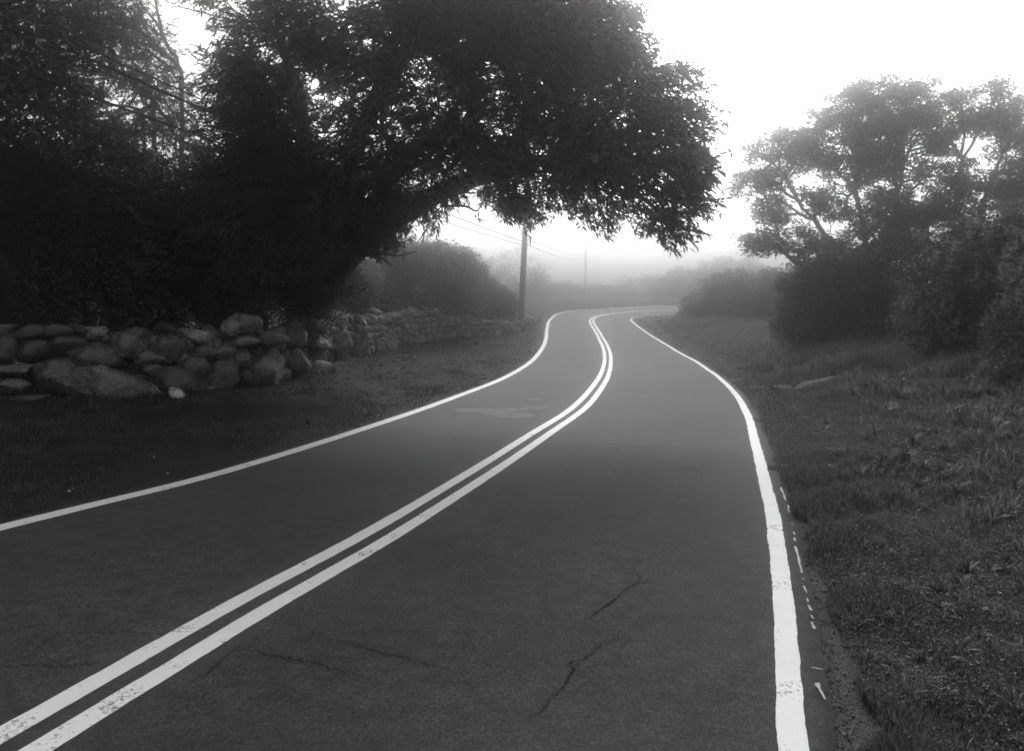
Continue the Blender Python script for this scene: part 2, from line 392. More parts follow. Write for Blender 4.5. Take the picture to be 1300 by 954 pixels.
crack([(640, 640), (655, 648), (661, 660), (676, 667)], .004, 44); crack([(560, 705), (575, 712), (600, 713), (622, 720)], .003, 45); crack([(700, 900), (690, 915), (672, 925)], .008, 46); crack([(726, 853), (745, 858), (768, 857)], .004, 47); crack([(848, 597), (870, 598), (890, 597), (916, 599)], .012, 12)
crack([(852, 595), (858, 599), (866, 596), (874, 599), (884, 596), (893, 600)], .010, 13)
for k in range(7): crack([(892 - k * 4 + 2, 576 + k * 3.6), (912 - k * 4, 575 + k * 3.6)], .008, 20 + k)
crack([(690, 595), (760, 601), (800, 604)], .004, 30); crack([(808, 622), (826, 623)], .012, 31)
tag(mesh_np('road_cracks', Vc, quads=Qc, mat=M_CRACK), kind='structure')
# pale worn patch on the left lane
def blob(name, px, mat, dz, seed, amp=1.2):
    px = np.array(px, float); c = catmull(np.vstack([px, px[:1]]), 8)[:-1]
    r = np.random.default_rng(seed); c[:, 0] += r.normal(0, amp * 2.2, len(c)); c[:, 1] += r.normal(0, amp * 0.22, len(c))
    g = np.array([GP(*p) for p in c]); m = g.mean(0); V = [(m[0], m[1], P(m[1]) + dz)] + [(a[0], a[1], P(a[1]) + dz) for a in g]
    n = len(g); T = [(0, 1 + i, 1 + (i + 1) % n) for i in range(n)]
    return mesh_np(name, V, tris=T, mat=mat)
pv = [blob('road_patch', [(575, 520), (600, 519), (640, 520), (680, 517.5), (695, 518.5), (672, 521.5), (650, 523), (680, 528), (668, 531.5), (640, 532), (628, 530), (610, 526), (585, 524)], M_PATCH, .003, 1),
      blob('road_patch', [(664, 507.5), (676, 506.5), (688, 507.5), (676, 509)], M_PATCH, .003, 2, .5)]
for o in pv: tag(o, kind='structure')

# ------------------------------------------------------------------ haze
def box(name, lo, hi, mat, parent=None):
    V = [(x, y, z) for x in (lo[0], hi[0]) for y in (lo[1], hi[1]) for z in (lo[2], hi[2])]
    Qs = [(0, 1, 3, 2), (4, 6, 7, 5), (0, 4, 5, 1), (2, 3, 7, 6), (0, 2, 6, 4), (1, 5, 7, 3)]
    return mesh_np(name, V, quads=Qs, mat=mat, parent=parent)
hm = bpy.data.materials.new('haze'); hm.use_nodes = True; hn = hm.node_tree; hn.nodes.clear()
pv_ = hn.nodes.new('ShaderNodeVolumePrincipled'); pv_.inputs['Color'].default_value = (HAZE_ALBEDO,) * 3 + (1,)
pv_.inputs['Density'].default_value = HAZE_DENSITY; pv_.inputs['Anisotropy'].default_value = HAZE_ANISO
ho = hn.nodes.new('ShaderNodeOutputMaterial'); hn.links.new(pv_.outputs[0], ho.inputs['Volume'])
tag(box('haze', (-260, -45, -2.5), (260, 260, HAZE_TOP), hm), kind='stuff')

# ------------------------------------------------------------------ stone wall
WALL = np.array([(-14.5, 9.3), (-11.5, 11.6), (-8.9, 13.8), (-6.8, 15.4), (-5.1, 17.2), (-5.35, 20.0), (-5.5, 23.0), (-5.45, 26.0), (-5.3, 29.5), (-4.6, 33), (-3.2, 37), (-1.6, 40), (0.2, 43.5), (1.0, 47), (1.6, 52)])
WC = resample(catmull(WALL), 0.1)
WH = lambda y: float(np.interp(y, [9, 14, 17, 22, 30, 36, 40, 44, 52], [1.4, 1.35, 1.32, 1.6, 1.65, 1.45, 0.9, 0.6, 0.5]))
def wall_hit(u):
    k = (u - 650) / F; s = WC[:, 0] - k * WC[:, 1] * 1.0
    i = np.where(np.sign(s[:-1]) != np.sign(s[1:]))[0]
    return int(i[0]) if len(i) else 0
import bmesh
def ico(n):
    bm = bmesh.new(); bmesh.ops.create_icosphere(bm, subdivisions=n, radius=1.0)
    v = np.array([x.co[:] for x in bm.verts]); f = np.array([[x.index for x in q.verts] for q in bm.faces]); bm.free(); return v, f
ICO = {k: ico(k) for k in (2, 3, 4)}
def stone(seed, lvl=3, cuts=13, rough=0.045):
    r = np.random.default_rng(seed); v, f = ICO[lvl]; v = v.copy()
    for _ in range(cuts):
        d = r.normal(size=3); d /= np.linalg.norm(d); h = r.uniform(0.55, 0.88)
        s = v @ d; m = s > h; v[m] -= np.outer((s[m] - h) * 0.985, d)
    n1, n2 = N3(seed + 5, f=0.45), N3(seed + 6, f=1.6)
    n3_ = N3(seed + 7, f=3.2); v *= (1 + rough * n1(v) + rough * 0.4 * n2(v) + rough * .22 * n3_(v))[:, None]
    v /= np.abs(v).max(0); return v, f
def euler_m(a, b, c): return np.array((Matrix.Rotation(c, 3, 'Z') @ Matrix.Rotation(b, 3, 'X') @ Matrix.Rotation(a, 3, 'Y')))
stones = []      # (verts, faces, tone, showing size)
def put_stone(c, size, tilt, yaw, seed, tone, lvl=3):
    v, f = stone(seed, lvl); v = v * (np.array(size) / 2)
    R = np.array(Matrix.Rotation(yaw, 3, 'Z')) @ np.array(Matrix.Rotation(tilt, 3, 'Y'))
    stones.append((v @ R.T + c, f, np.full(len(v), tone), size[0] * size[2] / (c[1] ** 2)))
def wall_frame(i):
    t = WC[min(i + 3, len(WC) - 1)] - WC[max(i - 3, 0)]; yaw = math.atan2(t[1], t[0]); return WC[i], yaw
R1 = [(390,365,320,155,12,1.7),(195,320,155,122,0,1.1),(330,262,150,108,8,1.1),(460,220,130,122,0,1.3),(350,175,82,52,0,1.7),(540,208,42,42,0,1.2),(530,262,86,62,-10,1.5),(45,303,130,34,0,1.6),
      (50,365,115,58,6,1.6),(95,412,185,42,0,1.0),(120,235,120,80,0,.8),(28,225,75,110,0,.9),(238,212,110,85,0,.8),(598,222,95,120,0,1.0),(657,208,52,66,20,1.9),(705,190,100,46,18,2.3),
      (745,192,62,95,10,1.2),(652,262,44,80,-30,2.2),(690,295,92,95,0,1.0),(625,348,175,118,10,.95),(545,302,60,52,0,1.3),(640,376,30,22,0,1.4),(745,380,80,42,0,1.4),(790,312,140,130,0,1.1),
      (795,245,95,52,-12,1.3),(725,245,105,48,0,1.1),(770,220,45,60,0,1.2),(830,152,72,85,0,1.9),(878,145,80,75,0,1.3),(875,207,130,44,-8,1.5),(862,272,66,95,0,1.1),(945,297,140,155,0,1.15),
      (955,200,110,60,0,.8),(1040,190,80,90,0,.9),(1110,152,170,62,0,.95),(1130,228,115,85,0,.95),(1058,285,85,95,0,.95),(1125,302,95,62,0,.95),(1205,225,75,130,0,.9),(1275,230,80,150,0,.9),
      (25,160,70,44,0,1.0),(105,172,95,55,0,.7),(200,165,100,46,0,.8),(270,165,60,40,0,.7),(590,160,60,40,0,.7),(1190,330,100,60,0,.9),(1300,330,90,70,0,.9),(1375,215,80,110,0,.9),(1370,300,100,60,0,.9),(985,380,70,25,0,1.2)]
for k, (cx, cy_, ww, hh, tl, tone) in enumerate(R1):
    u = cx * .3563; v = 360 + cy_ * .3563
    i = wall_hit(u); (x, y), yaw = wall_frame(i); D = y
    if k == 0: D = y - 0.25
    d = ray(u, v); t = D / d[1]; c = np.array([d[0] * t, D, H + d[2] * t])
    foreshort = max(0.75, abs(math.cos(yaw)))
    wx = ww * .3563 * D / F / foreshort; hz = hh * .3563 * D / F
    put_stone(c, (wx * 1.04, max(0.35, min(wx, 0.9)), hz * 1.05), -math.radians(-tl), yaw, 100 + k, tone, 4)
# the rest of the wall, laid stone by stone
i_far = np.argmax((WC[:, 1] > 27.5)); sd_ = 500
r = np.random.default_rng(5)
for layer, (i0, i1, back) in enumerate(((0, len(WC), 0.30), (i_far, len(WC), 0.0))):
    row_z = 0.0; row = 0
    while row_z < 1.7:
        i = i0 + int(r.integers(0, 3)); rh = r.uniform(0.24, 0.38) * (1.15 if row == 0 else 1)
        while i < i1 - 1:
            (x, y), yaw = wall_frame(i); wd = r.uniform(0.28, 0.62); top = WH(y) - (0.12 if layer == 0 else 0)
            if row_z + rh * .6 < top:
                h = rh * r.uniform(.85, 1.25)
                nrm = np.array([-math.sin(yaw), math.cos(yaw)])
                px_ = x + nrm[0] * (back + r.uniform(-.06, .06)); py_ = y + nrm[1] * (back + r.uniform(-.06, .06))
                px_ += math.cos(yaw) * wd / 2; py_ += math.sin(yaw) * wd / 2
                c = np.array([px_, py_, gz1(px_, py_) + row_z + h / 2 - 0.05])
                put_stone(c, (wd * 1.12, r.uniform(.4, .6), h * 1.15), r.normal(0, .18), yaw + r.normal(0, .2), sd_, (r.uniform(.8, 1.9) if layer else r.uniform(.6, 1.1)), 3 if y > 30 or layer == 0 else 3); sd_ += 1
            i += max(2, int(wd / 0.1))
        row_z += rh * 0.86; row += 1
wall = tag(empty('stone_wall', (-5.0, 17.2, gz1(-5, 17.2))), 'long dry stone wall of rough grey fieldstones running along the left grass verge', 'wall')
wl_ = np.array(wall.location)
order = sorted(range(len(stones)), key=lambda k: -stones[k][3] * (1.6 if k < len(R1) else (0.5 if stones[k][0][:, 0].mean() < -6.5 else 1)))
for k in order[:100]:
    v, f, t, _ = stones[k]; c = v.mean(0)
    mesh_np('stone', v - c, tris=f, mat=M_STONE, parent=wall, smooth=True, attrs={'tone': t}, loc=c - wl_)
V_, F_, T_, n0 = [], [], [], 0
for k in order[100:]:
    v, f, t, _ = stones[k]; V_.append(v - wl_); F_.append(f + n0); T_.append(t); n0 += len(v)
o = mesh_np('smaller_stones', np.vstack(V_), tris=np.vstack(F_), mat=M_STONE, parent=wall, smooth=True, attrs={'tone': np.concatenate(T_)}); o['kind'] = 'stuff'
def loose_stone(u, v, wpx, hpx, seed, tone, label, group=None):
    Yd = Yrow(v + hpx * .4); c = PT(u, v, Yd); sz = (wpx * Yd / F, wpx * .7 * Yd / F, hpx * Yd / F)
    gz_ = gz1(c[0], c[1]); vv, f = stone(seed, 3, 10); vv = vv * (np.array(sz) / 2)
    if hpx > 8: vv = vv @ np.array(Matrix.Rotation(math.radians(22), 3, 'Y')).T
    o = mesh_np('loose_stone', vv, tris=f, mat=M_STONE, smooth=True, attrs={'tone': np.full(len(vv), tone)}, loc=(c[0], c[1], gz_ + sz[2] * .3))
    tag(o, label, 'stone', group); return o
loose_stone(226, 508.5, 28, 15, 901, 4.2, 'small pale pointed stone lying in the grass below the big boulder')
loose_stone(446, 444, 11, 4, 902, 4.5, 'flat white stone at the foot of the wall beyond the tree')
loose_stone(300, 494, 11, 4, 903, 2.0, 'flat grey stone in the grass in front of the tall rounded wall stone')
pb_px = [(1004, 597, 6), (1052, 597, 6), (1204, 603, 9), (1240, 608, 8), (1198, 785, 9), (1250, 797, 8), (1213, 860, 11), (1268, 770, 7), (1096, 741, 5), (88, 632, 5), (196, 588, 4), (213, 607, 4)]
plab = ['pebble in right verge nearest the paved edge below the bend', 'pale pebble a hand beyond the pavement crumbs in the right verge', 'light stone half sunk in right verge among longer blades',
        'light stone beside the dark weed clump far out in right verge', 'pale pebble low in the right verge beside a dark grass tuft', 'white pebble by the tall dry stalks at the right verge',
        'largest pale pebble at the very bottom of the right verge', 'small white pebble among weeds near the right picture edge', 'small grey pebble midway across the right verge',
        'small pebble close to the left white edge line', 'tiny pebble in the dark grass of left verge', 'tiny pale pebble between left line and stone wall']
for k, (u, v, s) in enumerate(pb_px):
    o = loose_stone(u, v, s, s * .6, 920 + k, 3.2, plab[k], 'pale pebbles lying in the verges'); o.name = 'pebble'; o.location.z += 0.02

# ------------------------------------------------------------------ vegetation
def leaf_mesh(C, D, Nn, L, W, droop=0.0):
    """rhombic leaves: base C, direction D, face normal Nn, length L, width W -> V (n*4,3), T (n*2,3)"""
    S = np.cross(D, Nn); S /= np.linalg.norm(S, axis=1)[:, None] + 1e-9
    U = np.cross(S, D)
    mid = C + D * (L * 0.45)[:, None]; tip = C + D * L[:, None]; tip[:, 2] -= droop * L
    a = mid + S * (W / 2)[:, None] + U * (W * .15)[:, None]; b = mid - S * (W / 2)[:, None] + U * (W * .15)[:, None]
    V = np.stack([C, a, tip, b], 1).reshape(-1, 3); k = np.arange(len(C)) * 4
    T = np.stack([np.stack([k, k + 1, k + 2], 1), np.stack([k, k + 2, k + 3], 1)], 1).reshape(-1, 3)
    return V, T
def unit(v): return v / (np.linalg.norm(v, axis=-1, keepdims=True) + 1e-9)
def whorls(Pc, A, r, k, L, W, droop=.25, spread=(0.6, 1.5)):
    """k drooping lance leaves round each twig tip Pc with axis A"""
    n = len(Pc); A = unit(A); h = unit(np.cross(A, r.normal(size=(n, 3)))); g = np.cross(A, h)
    C, D = [], []
    for j in range(k):
        ph = 2 * math.pi * j / k + r.uniform(-.3, .3, n); th = r.uniform(*spread, n)
        d = A * np.cos(th)[:, None] + (h * np.cos(ph)[:, None] + g * np.sin(ph)[:, None]) * np.sin(th)[:, None]
        d[:, 2] -= droop + r.uniform(0, .25, n); C.append(Pc - A * r.uniform(0, .06, n)[:, None]); D.append(unit(d))
    C = np.vstack(C); D = np.vstack(D); N_ = unit(np.array([0, 0, 1.0]) + r.normal(0, .35, C.shape)); m = len(C)
    return leaf_mesh(C, D, N_, L * r.uniform(.7, 1.2, m), W * r.uniform(.75, 1.2, m), .12)
def sprays_(Pc, A, r, k, L, W, ln=.34):
    """arching twig with k alternate hanging leaves"""
    n = len(Pc); A = unit(A + [0, 0, .15]); h = unit(np.cross(A, [0, 0, 1.0]) + r.normal(0, .25, (n, 3))); C, D = [], []
    for j in range(k):
        t = (j + .5) / k; c = Pc + A * ((t - .4) * ln); c[:, 2] -= (t * t) * ln * .12
        sd = (1 if j % 2 else -1) * r.uniform(.5, 1.1, n)[:, None] * (1.1 - .6 * t)
        d = A * .7 + h * sd * 1.3 + r.normal(0, .25, (n, 3)); d[:, 2] += .1 - r.uniform(0, .5, n); C.append(c); D.append(unit(d))
    C = np.vstack(C); D = np.vstack(D); N_ = unit(np.array([0, 0, 1.0]) + r.normal(0, .45, C.shape)); m = len(C)
    return leaf_mesh(C, D, N_, L * r.uniform(.6, 1.15, m), W * r.uniform(.7, 1.15, m), .12)
def scatter_leaves(Pc, r, L, W, up=.6):
    m = len(Pc); D = unit(r.normal(size=(m, 3)) * [1, 1, .6]); N_ = unit(np.array([0, 0, up]) + r.normal(0, .6, (m, 3)))
    return leaf_mesh(Pc, D, N_, L * r.uniform(.6, 1.3, m), W * r.uniform(.7, 1.3, m), .15)
def tube(pts, rad, n=6):
    pts = np.asarray(pts, float); t = unit(np.gradient(pts, axis=0)); ref = np.array([0.3, 0.2, 0.93]) if abs(t[0, 2]) < .9 else np.array([1.0, 0, 0])
    a = unit(np.cross(t, ref)); b = np.cross(t, a); th = np.linspace(0, 2 * math.pi, n, endpoint=False)
    V = pts[:, None] + (a[:, None] * np.cos(th)[None, :, None] + b[:, None] * np.sin(th)[None, :, None]) * np.asarray(rad)[:, None, None]
    m = len(pts); i = np.arange(m * n).reshape(m, n); j = np.roll(i, -1, 1)
    q = np.stack([i[:-1], j[:-1], j[1:], i[1:]], -1).reshape(-1, 4)
    V = V.reshape(-1, 3)
    return V, q
class Acc:
    def __init__(s): s.V, s.Q, s.n = [], [], 0
    def add(s, v, q): s.V.append(v); s.Q.append(q + s.n); s.n += len(v)
    def build(s, name, mat, parent, loc, tri=False, smooth=False, **k):
        V = np.vstack(s.V) - np.array(loc); Qn = np.vstack(s.Q)
        return mesh_np(name, V, tris=Qn if tri else None, quads=None if tri else Qn, mat=mat, parent=parent, smooth=smooth, **k)
def wob(a, b, r, amp, n):
    t = np.linspace(0, 1, n)[:, None]; p = a * (1 - t) + b * t
    o = np.cumsum(r.normal(0, amp, (n, 3)), 0); o -= o[0] + (o[-1] - o[0]) * t; return p + o
def skeleton(start, tips, r, r_tip=0.006, frac=0.42, r_max=.3, wig=.03, sag=0.0, thick=None, minr=0):
    """branches from start to all tips by recursive splitting"""
    thick = thick or Acc(); thin = Acc(); dirs = np.zeros_like(tips)
    def rec(p, ids, depth, rin):
        T = tips[ids]
        if len(ids) == 1:
            e = T[0]; ln = np.linalg.norm(e - p); n = 4
            pts = wob(p, e, r, wig * ln * .5, n); v, q = tube(pts, np.linspace(min(rin, r_tip * 1.8), r_tip * .7, n), 4); thin.add(v, q); dirs[ids[0]] = pts[-1] - pts[-2]; return
        c = T.mean(0); ln = np.linalg.norm(c - p); e = p + (c - p) * frac * r.uniform(.8, 1.15); e[2] -= sag * ln * .1
        re = min(rin * .92, r_tip * len(ids) ** 0.46 * 1.15); n = 5 if ln < 2 else 7
        pts = wob(p, e, r, wig * ln * frac, n); v, q = tube(pts, np.linspace(rin, re, n), 5 if rin < .04 else 8)
        (thick if rin > minr else thin).add(v, q)
        k = 2 if len(ids) < 6 or r.random() < .5 else 3
        cen = T[r.choice(len(ids), k, replace=False)]
        for _ in range(4):
            lab = ((T[:, None] - cen[None]) ** 2).sum(-1).argmin(1)
            cen = np.array([T[lab == j].mean(0) if (lab == j).any() else cen[j] for j in range(k)])
        for j in range(k):
            s = ids[lab == j]
            if len(s) == len(ids): s1, s2 = s[:len(s) // 2], s[len(s) // 2:]; rec(e, s1, depth + 1, re); rec(e, s2, depth + 1, re); return
            if len(s): rec(e, s, depth + 1, min(re, max(r_tip * 1.5, r_tip * len(s) ** 0.5 * 1.2)))
    rec(np.asarray(start, float), np.arange(len(tips)), 0, r_max); return thick, thin, dirs
def sample_lobes(lobes, n, r, seed, shell=.35, thr=-.35, f=.35):
    """points in a union of ellipsoids (cx,cy,cz,rx,ry,rz), denser towards the outside, thinned by noise"""
    lobes = np.array(lobes, float); vol = lobes[:, 3] * lobes[:, 4] * lobes[:, 5]; vol = np.maximum(vol ** .8, .012 * (vol ** .8).sum() / max(1, len(lobes)) * 8)
    out = []; nz = N3(seed, f=f); tot = 0
    while tot < n:
        k = r.choice(len(lobes), n, p=vol / vol.sum()); d = unit(r.normal(size=(n, 3))); rr = r.uniform(shell ** 3, 1, n) ** (1 / 3.)
        p = lobes[k, :3] + d * rr[:, None] * lobes[k, 3:]
        p = p[nz(p) > thr]; out.append(p); tot += len(p)
    return np.vstack(out)[:n]
def tree(name, label, cat, base, starts, lobes, n_tips, seed, leaf, per, cl, M_leaf, group=None, trunk_r=.25, thr=-.3, f=.3, shell=.3, style='whorl', wr=.35, r_tip=.007, extra_limbs=(), clip=None, flat=.6, sag=0, limb_r=None, wig=.03):
    r = np.random.default_rng(seed); base = np.asarray(base, float)
    root = tag(empty(name, base), label, cat, group)
    tips = sample_lobes(lobes, n_tips, r, seed, shell, thr, f)
    if clip is not None: tips = tips[clip(tips)]
    br = Acc(); tw = Acc(); tr = Acc(); dirs = np.zeros_like(tips)
    # trunks: polylines starts -> fork points, tips shared between forks by distance
    forks = np.array([s[-1] for s in starts])
    for s_ in starts:
        p = catmull(np.array(s_, float), 8); rad = np.linspace(1, .62, len(p)) * trunk_r; rad[:3] *= [1.35, 1.18, 1.07]
        v, q = tube(p, rad, 12); rs = N3(seed + 3, f=1.2)(v) * trunk_r * .06; v = v + unit(v - np.repeat(p, 12, 0)) * rs[:, None]; tr.add(v, q)
    lab = ((tips[:, None] - forks[None]) ** 2).sum(-1).argmin(1)
    for j in range(len(starts)):
        ids = np.where(lab == j)[0]
        if len(ids) < 2: continue
        T = tips[ids]; k = 4 if len(ids) > 60 else 2
        cen = T[r.choice(len(T), k, replace=False)]
        for _ in range(6):
            l2 = ((T[:, None] - cen[None]) ** 2).sum(-1).argmin(1); cen = np.array([T[l2 == q].mean(0) if (l2 == q).any() else cen[q] for q in range(k)])
        for q_ in range(k):
            m = ids[l2 == q_]
            if len(m) < 1: continue
            a, b, d = skeleton(forks[j], tips[m], r, r_tip, .42, limb_r or trunk_r * .5, wig=wig, sag=sag, minr=.02)
            for A_, B_ in ((a, br), (b, tw)):
                for v, q in zip(A_.V, A_.Q): pass
                if A_.V: B_.add(np.vstack(A_.V), np.vstack(A_.Q))
            dirs[m] = d
    for pl, rad in extra_limbs:
        p = catmull(np.array(pl, float), 5); v, q = tube(p, np.linspace(rad, rad * .3, len(p)), 7); br.add(v, q)
    tr.build('trunk', M_BARK, root, base, smooth=True)
    if br.V: br.build('branches', M_BARK, root, base, smooth=True)
    if tw.V: tw.build('twigs', M_TWIG, root, base)
    # foliage around tips
    L, W = leaf
    m = len(tips); reps = per
    off = r.normal(size=(m, reps, 3)) * (np.array([1, 1, flat]) * wr); pc = (tips[:, None] + off).reshape(-1, 3)
    if clip is not None:
        pc_keep = clip(pc); 
    else: pc_keep = np.ones(len(pc), bool)
    if style == 'whorl':
        cen = np.array(lobes)[:, :3].mean(0); ax_ = unit(pc - np.repeat(tips, reps, 0) * .5 - cen * .5) + np.repeat(unit(dirs), reps, 0) + r.normal(0, .4, pc.shape)
        pk, ak = pc[pc_keep], ax_[pc_keep]; h_ = r.random(len(pk)) < .68
        up_ = unit(ak) * .7 + np.array([0, 0, .8])
        V, T = whorls(pk[h_], up_[h_], r, cl, L, W, droop=.28, spread=(.75, 1.5))
        V2, T2 = sprays_(pk[~h_], ak[~h_], r, cl, L, W); T = np.vstack([T, T2 + len(V)]); V = np.vstack([V, V2])
    else:
        V, T = scatter_leaves(pc[pc_keep], r, L, W)
    mesh_np('crown', V - base, tris=T, mat=M_leaf, parent=root)
    return root
def bush(name, label, cat, base, lobes, n, seed, leaf, M_leaf, group=None, stems=7, shell=.72, thr=-.7, f=.5, clump=.12, per=5, sprays=0):
    r = np.random.default_rng(seed); base = np.asarray(base, float); root = tag(empty(name, base), label, cat, group)
    lobes = np.array(lobes, float); sub = []
    for l in lobes:
        for _ in range(16):
            d = unit(r.normal(size=3)); q = r.uniform(.13, .42); sub.append([*(l[:3] + d * l[3:] * (1 - q * .8) * r.uniform(.8, 1.13)), *(l[3:].mean() * q * np.array([1.15, 1.15, .85]))])
    core = lobes.copy(); core[:, 3:] *= .86; solid = core; sub = np.array(sub)
    c = np.vstack([sample_lobes(core, int(n / per * .3), r, seed, .55, -9, f), sample_lobes(sub, int(n / per * .7), r, seed, .6, -9, f)])
    clump = clump * .55
    c += (c - lobes[:, :3].mean(0)) * (N3(seed + 9, f=.9)(c) * .045)[:, None]
    c = c[c[:, 2] > ground_z(c[:, 0], c[:, 1]) - .05]
    pc = (c[:, None] + r.normal(0, clump, (len(c), per, 3))).reshape(-1, 3)
    V, T = scatter_leaves(pc, r, *leaf)
    if sprays:
        s = sample_lobes(lobes, sprays * 3, r, seed + 1, .93, -9, f); s = s[N3(seed + 40, f=.35)(s) > .0][:sprays]; o = unit(s - lobes[:, :3].mean(0)) + [0, 0, .7]
        pts, ln = [], []
        for j in range(7): pts.append(s + unit(o) * (j * .07) + np.array([0, 0, -.012]) * j * j)
        p2 = np.vstack(pts) + r.normal(0, .015, (len(s) * 7, 3)); p2 = np.vstack([p2, p2 + r.normal(0, .03, p2.shape)]); V2, T2 = scatter_leaves(p2, r, leaf[0] * .9, leaf[1] * .9)
        mesh_np('shoots', V2 - base, tris=T2, mat=M_LEAF_PALE if seed > 40 else M_LEAF_MID, parent=root)
    mesh_np('foliage', V - base, tris=T, mat=M_leaf, parent=root)
    st = Acc()
    for j in range(stems):
        l = lobes[r.integers(len(lobes))]; e = l[:3] + r.normal(0, .35, 3) * l[3:]; s = base + [r.normal(0, .25 * l[3]), r.normal(0, .2 * l[4]), -.05]
        s[2] = gz1(s[0], s[1]) - .05
        v, q = tube(wob(s, e, r, .04, 8), np.linspace(.035, .01, 8), 5); st.add(v, q)
    st.build('stems', M_TWIG, root, base, smooth=True)
    return root
def lobe(u, v, Y, ru, rv, ry):          # ellipsoid seen at (u,v), half sizes in photo pixels at depth Y, and depth in metres
    c = PT(u, v, Y); return (*c, ru * Y / F, ry, rv * Y / F)

# --- big overhanging tree (leaning over the road)
Yt = 15.8
b0 = np.array([*PT(380, 470, 23.2)[:2], 0]); b0[2] = gz1(b0[0], b0[1])
def T_(u, v, Y): return tuple(PT(u, v, Y))
starts = [[(b0[0], b0[1], b0[2] - .2), T_(398, 380, 22.4), T_(436, 310, 20.4), T_(480, 250, 17.6), T_(510, 200, 16.2)],
          [(b0[0] - .25, b0[1] + .1, b0[2] - .2), T_(376, 370, 22.6), T_(388, 290, 20.4), T_(385, 200, 18.4), T_(380, 120, 17.0)],
          [(b0[0] + .3, b0[1] - .1, b0[2] - .2), T_(412, 385, 22.4), T_(455, 322, 19.8), T_(540, 255, 16.2), T_(640, 215, 14.4)],
          [(b0[0] + .1, b0[1] + .4, b0[2] - .2), T_(398, 360, 22.4), T_(430, 260, 19.6), T_(470, 140, 18.0), T_(520, 60, 16.8)]]
lobes = [lobe(520, 110, 15.2, 200, 110, 2.6), lobe(400, 160, 16.2, 120, 120, 2.2), lobe(330, 260, 16.6, 90, 90, 1.7), lobe(430, 255, 15.8, 100, 62, 1.6), lobe(640, 95, 14.4, 150, 110, 2.3),
         lobe(730, 130, 13.8, 120, 100, 2.0), lobe(790, 180, 13.4, 88, 66, 1.6), lobe(835, 225, 13.2, 58, 52, 1.2), lobe(700, 225, 13.8, 110, 50, 1.6), lobe(560, 215, 14.6, 110, 52, 1.7),
         lobe(610, -40, 14.8, 190, 110, 2.6), lobe(440, -20, 15.6, 130, 120, 2.3), lobe(700, 20, 14.4, 110, 80, 2.2), lobe(760, 60, 14, 60, 50, 1.5), lobe(860, 160, 13.3, 42, 22, .9), lobe(866, 215, 13.1, 32, 16, .8),
         lobe(862, 252, 13.0, 30, 20, .8), lobe(840, 285, 13.1, 22, 22, .7), lobe(640, 265, 14.2, 44, 26, .8), lobe(300, 10, 16, 55, 28, 1.2), lobe(350, 60, 16, 50, 60, 1.5), lobe(395, 300, 18.6, 50, 34, 1.0), lobe(770, 262, 13.4, 50, 22, .9),
         lobe(345, 225, 15.6, 62, 60, 1.4), lobe(330, 115, 15.6, 60, 80, 1.6), lobe(345, 300, 16.8, 66, 50, 1.2), lobe(375, 210, 15.0, 60, 60, .9), lobe(455, 292, 16.0, 52, 28, .8), lobe(505, 272, 15.4, 46, 24, .8), lobe(560, 255, 14.6, 50, 26, .9), lobe(330, 250, 16.0, 60, 60, .9), lobe(880, 203, 13.1, 20, 7, .4), lobe(884, 228, 13, 18, 6, .4), lobe(880, 255, 13, 18, 7, .4), lobe(866, 180, 13.2, 20, 8, .4), lobe(878, 140, 13.3, 22, 8, .4), lobe(850, 98, 13.5, 22, 8, .5), lobe(862, 290, 13, 14, 14, .4), lobe(800, 60, 13.8, 20, 10, .5), lobe(310, 340, 18.6, 80, 60, 1.2), lobe(385, 270, 16.2, 70, 50, 1.0), lobe(300, 200, 17, 50, 90, 1.6), lobe(370, 330, 18.8, 60, 60, 1.0), lobe(280, 290, 18.4, 60, 80, 1.4), lobe(350, 350, 21.6, 46, 56, .8), lobe(350, 230, 16.4, 70, 60, 1.4), lobe(470, 285, 16.4, 50, 32, 1.0), lobe(840, 120, 13.6, 50, 22, 1.0), lobe(800, 95, 13.8, 40, 26, 1.0)]
tree('overhanging_tree', 'large dark leafy tree behind the stone wall with its crown leaning out over the road', 'tree', b0, starts, lobes, 4500, 11, (.165, .043), 5, 9, M_LEAF_BIG,
     trunk_r=.26, thr=-.6, f=.25, shell=.3, wr=.16, r_tip=.007, limb_r=.12, flat=.6,
     extra_limbs=[([T_(458, 325, 18.8), T_(488, 322, 18.0), T_(505, 325, 17.8), T_(529, 319, 17.5)], .045), ([T_(462, 316, 18.6), T_(485, 328, 18.0), T_(497, 337, 17.9)], .05),
                  ([T_(400, 50, 16.2), T_(335, 40, 16.0), T_(290, 25, 16.0), T_(225, 8, 16)], .035), ([T_(560, 262, 14.7), T_(590, 262, 14.5), T_(605, 268, 14.4), T_(612, 258, 14.3)], .03)])

